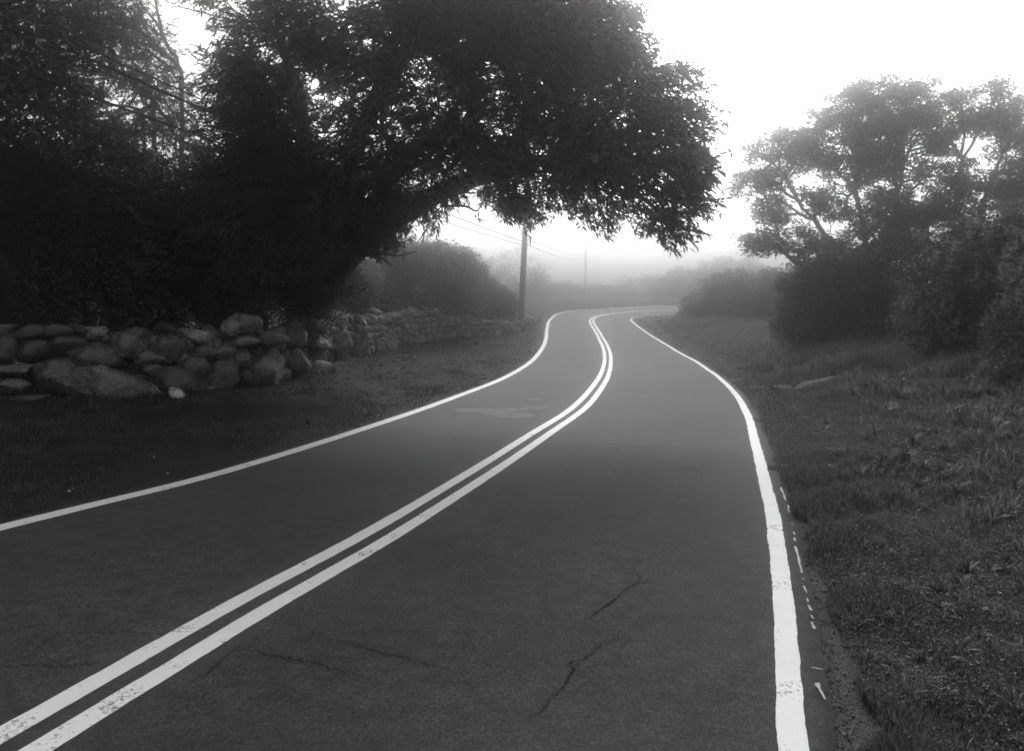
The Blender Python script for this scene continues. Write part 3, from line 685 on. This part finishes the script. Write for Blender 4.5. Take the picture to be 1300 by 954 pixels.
# --- trees and shrubs behind the wall at far left
def base_at(u, Y): p = PT(u, 378, Y); return np.array([p[0], Y, gz1(p[0], Y)])
b = base_at(-60, 15.5)
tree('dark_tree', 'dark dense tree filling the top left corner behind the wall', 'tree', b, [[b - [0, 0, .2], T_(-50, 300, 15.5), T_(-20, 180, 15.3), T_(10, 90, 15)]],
     [lobe(20, 80, 15.5, 110, 110, 2.2), lobe(-60, 150, 15.5, 130, 140, 2.2), lobe(60, 170, 15.6, 90, 70, 1.8), lobe(40, -40, 15.5, 120, 90, 2.2), lobe(100, 60, 15.8, 50, 70, 1.5), lobe(-40, 0, 15.5, 120, 100, 2.2), lobe(-220, 60, 14, 150, 160, 3), lobe(15, 40, 9.0, 62, 52, .8), lobe(-30, 95, 9.2, 62, 50, .8)], 1500, 21, (.15, .045), 4, 9, M_LEAF_DK,  # far-left lobe is out of view, added to the crown for shade
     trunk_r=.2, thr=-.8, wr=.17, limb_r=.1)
b = base_at(175, 21.5)
tree('slender_tree', 'slender paler tree with airy foliage standing under the cables behind the wall', 'tree', b, [[b - [0, 0, .2], T_(180, 300, 21.5), T_(195, 200, 21.5), T_(195, 130, 21.5)], [b + [.6, 0, -.2], T_(225, 300, 21.6), T_(231, 180, 21.6), T_(230, 90, 21.5)]],
     [lobe(150, 60, 21.5, 70, 60, 1.8), lobe(212, 130, 21.5, 42, 40, 1.4), lobe(130, 140, 21.5, 70, 60, 1.8), lobe(210, 200, 21.5, 60, 50, 1.6), lobe(110, 10, 21.5, 60, 40, 1.8), lobe(150, -30, 21.5, 60, 40, 1.8), lobe(245, 175, 21.5, 24, 28, .8)],
     850, 22, (.15, .042), 4, 8, M_LEAF_MID, trunk_r=.085, thr=-.3, f=.3, wr=.22, limb_r=.05)
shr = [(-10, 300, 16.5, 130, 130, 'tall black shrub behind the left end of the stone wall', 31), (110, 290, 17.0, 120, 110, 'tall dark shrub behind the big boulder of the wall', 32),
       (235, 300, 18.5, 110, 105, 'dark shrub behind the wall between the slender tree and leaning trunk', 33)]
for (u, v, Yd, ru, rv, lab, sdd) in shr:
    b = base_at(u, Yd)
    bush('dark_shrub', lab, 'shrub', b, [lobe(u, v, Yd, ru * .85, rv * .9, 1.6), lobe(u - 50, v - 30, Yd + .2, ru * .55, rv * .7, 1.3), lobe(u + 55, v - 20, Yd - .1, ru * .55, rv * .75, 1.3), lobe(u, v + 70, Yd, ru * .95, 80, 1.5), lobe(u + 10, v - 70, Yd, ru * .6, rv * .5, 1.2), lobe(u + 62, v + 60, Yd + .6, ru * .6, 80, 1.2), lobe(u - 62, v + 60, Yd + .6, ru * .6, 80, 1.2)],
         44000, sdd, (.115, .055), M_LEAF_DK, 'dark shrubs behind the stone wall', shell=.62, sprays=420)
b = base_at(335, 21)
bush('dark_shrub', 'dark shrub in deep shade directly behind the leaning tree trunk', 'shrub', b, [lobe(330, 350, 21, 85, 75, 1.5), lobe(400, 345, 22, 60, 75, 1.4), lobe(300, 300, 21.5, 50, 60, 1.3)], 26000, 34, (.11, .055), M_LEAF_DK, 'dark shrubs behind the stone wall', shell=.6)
# mid-left rounded shrubs beyond the tree
b = base_at(530, 35.5)
bush('round_shrub', 'big rounded shrub rising above the stone wall beyond the leaning tree', 'shrub', b, [lobe(545, 358, 37.5, 68, 52, 2.0), lobe(500, 365, 36, 62, 50, 1.8), lobe(560, 330, 37.3, 36, 26, 1.4), lobe(578, 362, 40, 38, 42, 1.8), lobe(588, 385, 40, 28, 24, 1.4), lobe(465, 378, 33.5, 40, 36, 1.4), lobe(520, 330, 36.5, 34, 25, 1.4), lobe(592, 345, 39.6, 24, 28, 1.2)],
     66000, 41, (.15, .075), M_LEAF_MID, shell=.6, sprays=620, clump=.16)
b = base_at(428, 30.5)
bush('ivy_shrub', 'low arching shrub leaning on the wall just right of the tree trunk', 'shrub', b, [lobe(448, 365, 30.8, 34, 36, .9), lobe(428, 352, 30.6, 28, 34, .9)], 14000, 42, (.11, .055), M_LEAF_MID, shell=.5, sprays=90)
b = base_at(632, 47)
bush('small_shrub', 'small hazy shrub between the round shrub and the utility pole', 'shrub', b, [lobe(632, 385, 47, 22, 28, 1.5), lobe(622, 375, 47.5, 18, 22, 1.4), lobe(608, 392, 46, 18, 22, 1.2), lobe(640, 395, 47, 16, 22, 1.2)], 22000, 43, (.14, .07), M_LEAF_MID, shell=.5, clump=.2)
# far hazy trees
FT = [(600, 350, 98, 26, 34, 'faint tree in the fog just above the round shrub'), (655, 350, 106, 42, 36, 'faint broad tree in the fog right behind the utility pole')]
for k, (u, v, Yd, ru, rv, lab) in enumerate(FT):
    b = base_at(u, Yd)
    tree('hazy_tree', lab, 'tree', b, [[b - [0, 0, .2], T_(u, v + rv * .9, Yd), T_(u + 2, v + 10, Yd)]], [lobe(u, v, Yd, ru, rv, 2.5), lobe(u + ru * .5, v + 12, Yd, ru * .6, rv * .6, 2), lobe(u - ru * .5, v + 14, Yd, ru * .6, rv * .6, 2), lobe(u, v + 28, Yd, ru * 1.1, 14, 2)],
         300, 50 + k, (.34, .18), 14, 1, M_LEAF_FAR, 'faint trees in the fog', trunk_r=.18, thr=-.6, wr=.45, style='s')
FB = [(700, 372, 130, 46, 16, 'faint thicket beyond the road behind the near pole'), (760, 374, 140, 40, 14, 'faint low thicket around the foot of the far pole'), (815, 368, 145, 42, 22, 'faint thicket beyond the far road bend'),
      (870, 362, 125, 40, 26, 'pale hazy bush above the vanishing end of the road'), (925, 350, 120, 48, 30, 'faint tall thicket in the fog beside the spreading tree')]
for k, (u, v, Yd, ru, rv, lab) in enumerate(FB):
    b = base_at(u, Yd)
    bush('hazy_thicket', lab, 'shrub', b, [lobe(u, v + 3, Yd, ru, rv, 3), lobe(u + ru * .6, v + rv * .3, Yd + 1, ru * .6, rv * .8, 2.5), lobe(u - ru * .6, v + rv * .3, Yd - 1, ru * .6, rv * .7, 2.5)], 11000, 60 + k, (.42, .22), M_LEAF_FAR, 'faint thickets in the fog', shell=.5, clump=.35, stems=4)

# --- right side trees and bushes
Yr = 30.0
b = base_at(1095, Yr)
st = [[b - [0, 0, .2], T_(1085, 370, Yr), T_(1060, 320, Yr), T_(1035, 280, Yr)], [b + [.3, 0, -.2], T_(1100, 360, Yr), T_(1098, 300, Yr), T_(1085, 240, Yr)], [b + [.7, .1, -.2], T_(1115, 370, Yr), T_(1130, 310, Yr), T_(1140, 250, Yr)],
      [b + [-.3, .2, -.2], T_(1070, 385, Yr), T_(1035, 355, Yr), T_(1000, 325, Yr - .5)]]
lb = [lobe(1105, 140, Yr, 68, 38, 2.6), lobe(1060, 135, Yr, 30, 22, 2), lobe(1160, 135, Yr, 38, 32, 2.2), lobe(1020, 175, Yr, 36, 18, 2.2), lobe(1045, 195, Yr, 46, 20, 2.4), lobe(975, 190, Yr, 28, 18, 1.8), lobe(955, 235, Yr, 28, 19, 1.6), lobe(985, 220, Yr, 30, 15, 1.6),
      lobe(1000, 260, Yr, 45, 22, 2), lobe(965, 280, Yr, 28, 20, 1.4), lobe(960, 310, Yr, 24, 18, 1.3), lobe(1010, 305, Yr, 34, 18, 1.6), lobe(1090, 215, Yr, 48, 20, 2.2), lobe(1150, 200, Yr, 50, 28, 2.4), lobe(1080, 255, Yr, 50, 25, 2), lobe(1160, 255, Yr, 46, 40, 2.4), lobe(1170, 295, Yr, 36, 38, 2),
      lobe(1110, 285, Yr, 40, 20, 1.6), lobe(1025, 345, Yr, 24, 18, 1.1), lobe(985, 240, Yr, 20, 12, 1.3), lobe(1125, 170, Yr, 60, 20, 2.3), lobe(1045, 325, Yr, 30, 20, 1.3), lobe(1085, 315, Yr, 34, 22, 1.4), lobe(1140, 325, Yr, 44, 25, 1.6)]
tree('spreading_tree', 'broad spreading tree with bare visible limbs standing in fog right of the road', 'tree', b, st, lb, 1650, 71, (.16, .07), 34, 1, M_LEAF_MID, trunk_r=.13, thr=-.25, f=.55, shell=.2, wr=.17, flat=.45, style='s', r_tip=.009, limb_r=.065, wig=.03)
b = base_at(1215, 29)
lb = [lobe(1235, 125, 29, 32, 16, 2), lobe(1265, 150, 29, 30, 20, 1.8), lobe(1215, 155, 29, 24, 16, 1.6), lobe(1295, 185, 29, 22, 28, 1.8), lobe(1260, 235, 29, 40, 20, 2), lobe(1225, 260, 29, 30, 24, 1.8), lobe(1300, 250, 29, 30, 28, 2), lobe(1195, 180, 29, 14, 14, 1), lobe(1330, 200, 29, 30, 50, 2), lobe(1215, 220, 29, 16, 20, 1)]
tree('forked_tree', 'smaller forked tree at the right edge beside the spreading tree', 'tree', b, [[b - [0, 0, .2], T_(1210, 320, 29), T_(1215, 250, 29), T_(1222, 205, 29)], [b + [.4, 0, -.2], T_(1235, 320, 29), T_(1245, 270, 29), T_(1262, 220, 29)]], lb, 640, 72, (.16, .07), 34, 1, M_LEAF_MID,
     trunk_r=.13, thr=-.2, f=.45, shell=.2, wr=.17, flat=.5, style='s', r_tip=.009, limb_r=.06, wig=.03)
b = base_at(935, 49)
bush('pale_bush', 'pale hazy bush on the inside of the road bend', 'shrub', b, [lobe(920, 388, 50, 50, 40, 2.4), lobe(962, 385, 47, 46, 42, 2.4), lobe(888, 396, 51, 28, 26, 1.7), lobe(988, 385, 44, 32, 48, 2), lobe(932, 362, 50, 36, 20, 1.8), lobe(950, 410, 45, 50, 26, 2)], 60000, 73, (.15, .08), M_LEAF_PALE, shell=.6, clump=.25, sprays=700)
b = base_at(1075, 28)
bush('trunk_bush', 'dark bush wrapped around the foot of the spreading tree', 'shrub', b, [lobe(1050, 380, 28, 54, 48, 1.8), lobe(1095, 365, 28.5, 60, 56, 2), lobe(1140, 350, 28.5, 46, 60, 1.8), lobe(1020, 405, 27.5, 28, 32, 1.4), lobe(1075, 420, 27.3, 80, 28, 1.5), lobe(1155, 380, 27, 50, 50, 1.6)], 64000, 74, (.15, .07), M_LEAF_MID, shell=.6, sprays=620, clump=.14)
b = base_at(1240, 17.5)
bush('bank_bush', 'large dark bush on the right bank with a deep shaded hollow', 'shrub', b, [lobe(1235, 360, 18, 80, 62, 1.5), lobe(1290, 340, 17.5, 80, 72, 1.5), lobe(1205, 405, 18.2, 46, 56, 1.1), lobe(1320, 400, 17, 90, 90, 1.4), lobe(1250, 430, 17.8, 76, 50, 1.1), lobe(1195, 345, 19.5, 44, 30, 1.1), lobe(1255, 300, 18.6, 50, 24, 1.0), lobe(1170, 330, 20.5, 30, 26, 1), lobe(1310, 305, 17, 60, 40, 1.3), lobe(1260, 325, 17.2, 60, 46, 1.3), lobe(1355, 330, 16.5, 70, 90, 1.4)],
     86000, 75, (.10, .05), M_LEAF_DK, shell=.66, sprays=950, clump=.12)
b = base_at(1330, 13)
bush('bramble_bush', 'scrubby bramble at the right edge in front of the large bank bush', 'shrub', b, [lobe(1310, 430, 13.2, 60, 60, .9), lobe(1360, 400, 13, 70, 80, 1.0), lobe(1290, 470, 12.8, 40, 30, .6), lobe(1340, 340, 13.4, 50, 50, .9)], 22000, 76, (.075, .035), M_LEAF_MID, shell=.5, sprays=620, clump=.1)

# ------------------------------------------------------------------ utility poles and cables
def pole(u, Y, htop, rad, label, lean):
    x = (u - 650) / F * Y; z = gz1(x, Y) - .3; root = tag(empty('utility_pole', (x, Y, z)), label, 'utility pole', 'utility poles in the fog')
    n = 14; t = np.linspace(0, 1, n); pts = np.stack([lean * t * htop, 0 * t, t * htop], 1)
    v, q = tube(pts, rad * (1 - .3 * t), 14); m = len(v); v = np.vstack([v, pts[-1]])
    tr = [((n - 1) * 14 + j, (n - 1) * 14 + (j + 1) % 14, m) for j in range(14)]
    mesh_np('shaft', v, tris=np.array(tr), quads=q, mat=M_WOOD, parent=root, smooth=True)
    ca = box('crossarm', (-.9 + lean * htop, -.17 - rad * .2, htop - .75), (.9 + lean * htop, -.05 - rad * .4, htop - .62), M_WOOD, root)
    for xx in (-.8, .8):
        p = np.array([[xx + lean * htop, -.12 - rad * .3, htop - .62], [xx + lean * htop, -.12 - rad * .3, htop - .55], [xx + lean * htop, -.12 - rad * .3, htop - .48]]); v, q = tube(p, [.04, .055, .03], 8)
        mesh_np('insulator', v, quads=q, mat=M_METAL, parent=root, smooth=True)
    p = np.array([[lean * 5.2 + rad * .6, -rad * .8, 4.9], [lean * 5.2 + rad * .6, -rad * .8, 5.5]]); v, q = tube(p, [.05, .05], 8); mesh_np('cable_clamp', v, quads=q, mat=M_METAL, parent=root)
    return root
pole(660.5, 45, 9.2, .19, 'nearer wooden utility pole leaning slightly, behind the far end of the stone wall', .045)
pole(743, 125, 11.5, .18, 'far faint utility pole almost lost in the fog beyond the bend', 0)
def cable(a, b, sag, rad, label, cont=None):
    n = 60; t = np.linspace(0, 1, n); p = np.asarray(a)[None] * (1 - t)[:, None] + np.asarray(b)[None] * t[:, None]; p[:, 2] -= sag * 4 * t * (1 - t)
    v, q = tube(p, np.full(n, rad), 6); o = mesh_np('overhead_cable', v - p[0], quads=q, mat=M_WIRE, smooth=True, loc=p[0]); tag(o, label, 'cable', 'overhead cables on the poles')
def ext(u0, v0, Y0, end, Y1=-8):      # straight back through the point seen at (u0,v0)
    a = PT(u0, v0, Y0); e = np.asarray(end); return a + (a - e) * (Y1 - a[1]) / (a[1] - e[1])
eA, eB, eC = PT(664, 307, 45), PT(663, 311, 45), PT(665, 299, 45)
cable(ext(92, 36, 11.3, eA), eA, .35, .022, 'thick upper cable from the top left down to the nearer pole')
cable(ext(88, 84, 11.8, eB), eB, .35, .018, 'lower cable crossing the slender tree at left')
cable(ext(155, 58, 12.5, eC), eC, .3, .013, 'thin highest cable reaching the nearer pole')
cable(PT(667, 303, 45), PT(743, 321, 125), .5, .02, 'upper thin cable drooping between the two poles')
cable(PT(666, 309, 45), PT(743, 327, 125), .55, .02, 'lower thin cable drooping between the two poles')

# ------------------------------------------------------------------ side track
def GPG(u, v):
    d = ray(u, v); t = np.linspace(3, 60, 3000); x, y, z = d[0] * t, d[1] * t, H + d[2] * t
    i = int(np.argmax(z < ground_z(x, y))); return np.array([x[i], y[i]])
a = [(4.95, 17.75), (5.8, 18.05), (6.6, 18.05), (7.3, 18.0), (8.0, 17.95)]
c = resample(catmull(np.array(a)), .12)
def drape(name, c, width, mat, dz, seed):
    n = len(c); k = np.linspace(-.5, .5, 7); wv = width * (1 + .25 * noise2(seed, .8)(c[:, 0], c[:, 1])) * np.clip(np.minimum(np.arange(n), n - 1 - np.arange(n)) / 6, .1, 1)
    nn = normals(c); p = c[:, None] + nn[:, None] * (k[None, :, None] * wv[:, None, None])
    z = ground_z(p[..., 0], p[..., 1]) + dz * (1 - (2 * k[None]) ** 4) - .004
    V = np.concatenate([p, z[..., None]], -1).reshape(-1, 3); i = np.arange(n * 7).reshape(n, 7)
    q = np.stack([i[:-1, :-1], i[1:, :-1], i[1:, 1:], i[:-1, 1:]], -1).reshape(-1, 4)
    return mesh_np(name, V, quads=q, mat=mat, smooth=True)
tag(drape('gravel_track', c, .5, M_GRAVEL, .03, 3), kind='structure')
TRK = c

# ------------------------------------------------------------------ grass
def grass(name, n, yr, xr, side, hfun, wfun, mat, seed, dens=None, pw=2.0, bend=.5, avoid_track=True):
    r = np.random.default_rng(seed)
    y0, y1 = yr; u = r.uniform(size=n)
    y = (y0 ** (1 - pw) + u * (y1 ** (1 - pw) - y0 ** (1 - pw))) ** (1 / (1 - pw)) if pw != 1 else y0 * (y1 / y0) ** u
    x = r.uniform(xr[0], xr[1], n) * np.maximum(y, 5) * .1 * 1.0
    dl = bil(DLg, x, y) - EDGE_L; dr = bil(DRg, x, y) - EDGE_R
    d = dl if side < 0 else dr
    wr_ = np.interp(y, [3, 3.7, 4, 4.25, 5.1, 6, 7.4, 10], [.13, .13, .09, .06, .08, .08, .04, .0]) if side > 0 else .03
    keep = (d > wr_ + .03 * nzC(x, y)) & (d < 40) & ((dr > dl) if side > 0 else (dl >= dr)) & (x > -40) & (x < 44)
    if avoid_track:
        tk = TRK[::3]; m = np.ones(n, bool); q = (np.abs(y - 18) < 5) & (x > 3) & (x < 12)
        if q.any(): m[q] = np.sqrt(((np.stack([x[q], y[q]], 1)[:, None] - tk[None]) ** 2).sum(-1)).min(1) > .28 * r.uniform(.3, 1.2, q.sum())
        keep &= m
    if dens is not None: keep &= r.uniform(size=n) < dens(x, y, d)
    x, y, d = x[keep], y[keep], d[keep]; z = ground_z(x, y); m = len(x)
    h = hfun(x, y, d, r); wd = wfun(y) * r.uniform(.7, 1.4, m)
    az = r.uniform(0, 6.283, m); lean = r.uniform(.15, 1.3, m) * bend; dr_ = np.stack([np.cos(az), np.sin(az), np.zeros(m)], 1); s = np.stack([-np.sin(az), np.cos(az), np.zeros(m)], 1)
    # random facing
    fa = r.uniform(0, 3.14, m); s = np.stack([np.cos(fa), np.sin(fa), np.zeros(m)], 1)
    p0 = np.stack([x, y, z - .005], 1); up = np.array([0, 0, 1.0])
    p1 = p0 + up * (h * .6)[:, None] + dr_ * (h * lean * .3)[:, None]; p2 = p0 + up * (h * (1 - .3 * lean))[:, None] + dr_ * (h * lean * .95)[:, None]
    V = np.stack([p0 - s * wd[:, None] / 2, p0 + s * wd[:, None] / 2, p1 + s * wd[:, None] * .4, p1 - s * wd[:, None] * .4, p2], 1).reshape(-1, 3)
    k = np.arange(m) * 5
    Tt = np.stack([k + 3, k + 2, k + 4], 1); Qd = np.stack([k, k + 1, k + 2, k + 3], 1)
    return tag(mesh_np(name, V, tris=Tt, quads=Qd, mat=mat), kind='stuff')
tuft = noise2(70, .55); tuft2 = noise2(71, .16)
def hR(x, y, d, r): return np.clip(.035 + .028 * tuft(x, y) + .02 * tuft2(x, y) + .05 * sstep(2.2, 4.5, d), .018, .3) * r.uniform(.5, 1.4, len(x)) * np.interp(y, [3, 10, 40], [1, 1.3, 2.2])
def wB(y): return np.interp(y, [3, 6, 12, 25, 60], [.0045, .006, .010, .02, .05])
def dR(x, y, d): return np.clip(.75 + .3 * tuft(x, y) + .15 * tuft2(x, y), .25, 1)
grass('verge_grass_right', 760000, (2.6, 70), (-2, 12), 1, hR, wB, M_GRASS, 81, dR, pw=2.1)
def hT(x, y, d, r): return r.uniform(.12, .34, len(x)) * np.interp(y, [3, 12, 30], [.75, 1.1, 1.6])
def dT(x, y, d): return np.clip((tuft(x + 9, y) - .1) * .7, 0, 1) * sstep(.9, 3.2, d)
o = grass('tall_grass', 120000, (2.8, 45), (0, 12), 1, hT, lambda y: wB(y) * 1.7, M_GRASS, 82, dT, pw=1.9, bend=1.0)
def dD(x, y, d): return np.clip((tuft(x - 4, y + 3) - .2) * .5, 0, 1) * sstep(.8, 3.0, d)
grass('dry_stalks', 26000, (2.8, 30), (0, 12), 1, lambda x, y, d, r: r.uniform(.06, .2, len(x)), lambda y: wB(y) * .8, M_DRY, 83, dD, pw=2.0, bend=1.2)
def hL(x, y, d, r): return np.clip(.04 + .022 * tuft(x, y), .02, .2) * r.uniform(.5, 1.4, len(x)) * np.interp(y, [3, 10, 40], [1, 1.4, 2.2])
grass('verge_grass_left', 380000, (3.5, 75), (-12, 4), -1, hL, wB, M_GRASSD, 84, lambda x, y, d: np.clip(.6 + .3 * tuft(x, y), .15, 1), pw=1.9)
# dead leaves and litter lying in the left verge

def weeds(name, n, yr, xr, side, mat, seed, hmax, size=1.0):
    r = np.random.default_rng(seed); pw = 2.0; y0, y1 = yr; u = r.uniform(size=n)
    y = (y0 ** (1 - pw) + u * (y1 ** (1 - pw) - y0 ** (1 - pw))) ** (1 / (1 - pw)); x = r.uniform(xr[0], xr[1], n) * np.maximum(y, 5) * .1
    dl = bil(DLg, x, y) - EDGE_L; dr = bil(DRg, x, y) - EDGE_R; d = dl if side < 0 else dr
    wr_ = np.interp(y, [3, 3.7, 4, 4.25, 5.1, 6, 7.4, 10], [.13, .13, .09, .06, .08, .08, .04, .0]) if side > 0 else .03
    tk = TRK[::3]; m = np.ones(n, bool); q = (np.abs(y - 18) < 5) & (x > 3) & (x < 12)
    m[q] = np.sqrt(((np.stack([x[q], y[q]], 1)[:, None] - tk[None]) ** 2).sum(-1)).min(1) > .3 * r.uniform(.2, 1.2, q.sum())
    keep = (d > wr_ + .03 * nzC(x, y) + r.exponential(.02, n)) & ((dr > dl) if side > 0 else (dl >= dr)) & (x > -40) & (x < 44) & m & (r.uniform(size=n) < np.clip(.7 + .4 * noise2(seed, .8)(x, y), .2, 1))
    x, y = x[keep], y[keep]; k = len(x); h = hmax * r.uniform(.1, 1, k) * np.clip(1 + .6 * tuft(x, y), .3, 2.2)
    p = np.stack([x, y, ground_z(x, y) + h], 1); L = size * np.interp(y, [3, 6, 12, 25, 60], [.015, .02, .032, .07, .16]) * r.uniform(.5, 1.3, k)
    az = r.uniform(0, 6.283, k); D = unit(np.stack([np.cos(az), np.sin(az), r.uniform(-.5, .7, k)], 1)); N_ = unit(np.array([0, 0, 1.0]) + r.normal(0, .4, (k, 3)))
    V, T = leaf_mesh(p, D, N_, L, L * r.uniform(.25, .6, k), .1)
    return tag(mesh_np(name, V, tris=T, mat=mat), kind='stuff')
weeds('ground_cover_right', 480000, (2.8, 70), (-2, 12), 1, M_WEED, 91, .04)
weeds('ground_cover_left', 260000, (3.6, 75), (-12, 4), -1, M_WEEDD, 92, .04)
weeds('dead_leaves', 5000, (3.6, 40), (-12, 4), -1, M_DRY, 93, .03, 1.1)
weeds('dead_leaves_right', 2500, (3, 30), (-2, 12), 1, M_DRY, 94, .04, .8)

def edge_gravel(n, seed):
    r = np.random.default_rng(seed); V, T = [], []
    o8 = np.array([(1, 0, 0), (-1, 0, 0), (0, 1, 0), (0, -1, 0), (0, 0, 1), (0, 0, -1)], float); f8 = np.array([(0, 2, 4), (2, 1, 4), (1, 3, 4), (3, 0, 4), (2, 0, 5), (1, 2, 5), (3, 1, 5), (0, 3, 5)])
    for c, sgn, e, k in ((CR, -1, EDGE_R, int(n * .7)), (CLf, 1, EDGE_L, n - int(n * .7))):
        q = c[(c[:, 1] > 2.8) & (c[:, 1] < 16)]; y = q[:, 1]; w_ = 1 / y ** 1.5; ids = r.choice(len(q), k, p=w_ / w_.sum()); nn = normals(q)[ids]
        d = e + np.abs(r.normal(0, .06, k)) - .015; p = q[ids] + nn * (sgn * d)[:, None] + r.normal(0, .03, (k, 2))
        sz = r.uniform(.002, .007, k) * np.where(r.random(k) < .06, 1.9, 1); z = np.maximum(ground_z(p[:, 0], p[:, 1]), P(p[:, 1]) - .012) + sz * .5
        M = unit(r.normal(size=(k, 3, 3))); v = (o8[None] @ M) * sz[:, None, None] * np.array([1, 1, .7]) + np.concatenate([p, z[:, None]], 1)[:, None]
        b0_ = sum(len(a) for a in V); V.append(v.reshape(-1, 3)); T.append((f8[None] + (np.arange(k) * 6)[:, None, None]).reshape(-1, 3) + b0_)
    tag(mesh_np('edge_gravel', np.vstack(V), tris=np.vstack(T), mat=M_GRIT), kind='stuff')
M_GRIT = leaf_mat('grit', 0.10, 0.0, 0.9, 0.7)
edge_gravel(5200, 95)

def tufts(name, n, xr, yr, side, mat, seed, hh=(.08, .26), blades=(18, 60), dens=None, wk=1.0):
    r = np.random.default_rng(seed); u = r.uniform(size=n); y = 1 / (1 / yr[0] + u * (1 / yr[1] - 1 / yr[0])); x = r.uniform(xr[0], xr[1], n) * np.maximum(y, 5) * .1
    dl = bil(DLg, x, y) - EDGE_L; dr = bil(DRg, x, y) - EDGE_R; d = dr if side > 0 else dl
    k = (d > .22) & ((dr > dl) if side > 0 else (dl >= dr)) & (r.uniform(size=n) < np.clip(.25 + .25 * d + .3 * tuft(x, y), .05, 1))
    x, y, d = x[k], y[k], d[k]; nb = r.integers(*blades, len(x)); ci = np.repeat(np.arange(len(x)), nb); m = len(ci)
    sc_ = r.uniform(.5, 1.15, len(x))[ci] * np.clip(.45 + .2 * d, .4, 1.3)[ci] * np.interp(y, [3, 12, 40], [.8, 1.2, 2.2])[ci]
    h = r.uniform(*hh, m) * sc_; az = r.uniform(0, 6.283, m); rr = r.uniform(0, .05, m) * sc_ * 1.3
    bx = x[ci] + np.cos(az) * rr; by = y[ci] + np.sin(az) * rr; dr_ = np.stack([np.cos(az), np.sin(az), 0 * az], 1); le = r.uniform(.15, 1.1, m)
    p0 = np.stack([bx, by, ground_z(bx, by) - .005], 1); up = np.array([0, 0, 1.0]); tt = [0, .35, .7, 1]
    P_ = [p0 + up * (h * t * (1 - .45 * le * t))[:, None] + dr_ * (h * le * t * t)[:, None] for t in tt]
    fa = az + 1.571 + r.normal(0, .5, m); s = np.stack([np.cos(fa), np.sin(fa), 0 * fa], 1); wd = (wB(y[ci]) * wk * r.uniform(.7, 1.5, m))[:, None]
    V = np.stack([P_[0] - s * wd * .5, P_[0] + s * wd * .5, P_[1] - s * wd * .5, P_[1] + s * wd * .5, P_[2] - s * wd * .35, P_[2] + s * wd * .35, P_[3]], 1).reshape(-1, 3); q = np.arange(m) * 7
    Qd = np.vstack([np.stack([q, q + 1, q + 3, q + 2], 1), np.stack([q + 2, q + 3, q + 5, q + 4], 1)]); Tt = np.stack([q + 4, q + 5, q + 6], 1)
    return tag(mesh_np(name, V, tris=Tt, quads=Qd, mat=mat), kind='stuff')
M_GRASSL = leaf_mat('grass_light', 0.17, 0.25, 0.5, 0.7)
tufts('grass_tufts', 1700, (0, 12), (2.9, 32), 1, M_GRASS, 101, wk=1.3)
tufts('light_grass_tufts', 800, (0, 12), (3.2, 40), 1, M_GRASSL, 102, (.06, .2), (10, 36), wk=1.0)
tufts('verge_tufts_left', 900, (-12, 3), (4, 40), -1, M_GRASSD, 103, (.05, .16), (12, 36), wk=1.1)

def meadow(name, n, mat, seed):
    r = np.random.default_rng(seed); y = r.uniform(15, 50, n); x = r.uniform(3, 17, n)
    dr = bil(DRg, x, y) - EDGE_R; dl = bil(DLg, x, y); k = (dr > 1.2) & (dr > dl) & (dr < 9) & (r.uniform(size=n) < np.clip(.2 + .2 * dr + .35 * tuft(x, y), 0, 1))
    tk = TRK[::3]; q = np.abs(y - 18) < 5; m = np.ones(n, bool); m[q] = np.sqrt(((np.stack([x[q], y[q]], 1)[:, None] - tk[None]) ** 2).sum(-1)).min(1) > .3 * r.uniform(0, 1.3, q.sum()); k &= m & ((y > 19.5) | (dr > 3.4))
    x, y, dr = x[k], y[k], dr[k]; m = len(x); h = r.uniform(.12, .42, m) * np.clip(.4 + .16 * dr, .4, 1.1); az = r.uniform(0, 6.283, m); fa = r.uniform(0, 3.14, m)
    p0 = np.stack([x, y, ground_z(x, y)], 1); up = np.array([0, 0, 1.0]); D = np.stack([np.cos(az), np.sin(az), 0 * az], 1); S = np.stack([np.cos(fa), np.sin(fa), 0 * fa], 1); le = r.uniform(.2, .9, m); w_ = .018 * r.uniform(.6, 1.4, m)
    p1 = p0 + up * (h * .6)[:, None] + D * (h * le * .3)[:, None]; p2 = p0 + up * (h * (1 - .35 * le))[:, None] + D * (h * le)[:, None]
    V = np.stack([p0 - S * w_[:, None] / 2, p0 + S * w_[:, None] / 2, p1 + S * w_[:, None] * .4, p1 - S * w_[:, None] * .4, p2], 1).reshape(-1, 3); q = np.arange(m) * 5
    return tag(mesh_np(name, V, tris=np.stack([q + 3, q + 2, q + 4], 1), quads=np.stack([q, q + 1, q + 2, q + 3], 1), mat=mat), kind='stuff')
meadow('meadow_grass', 260000, M_GRASSL, 111)
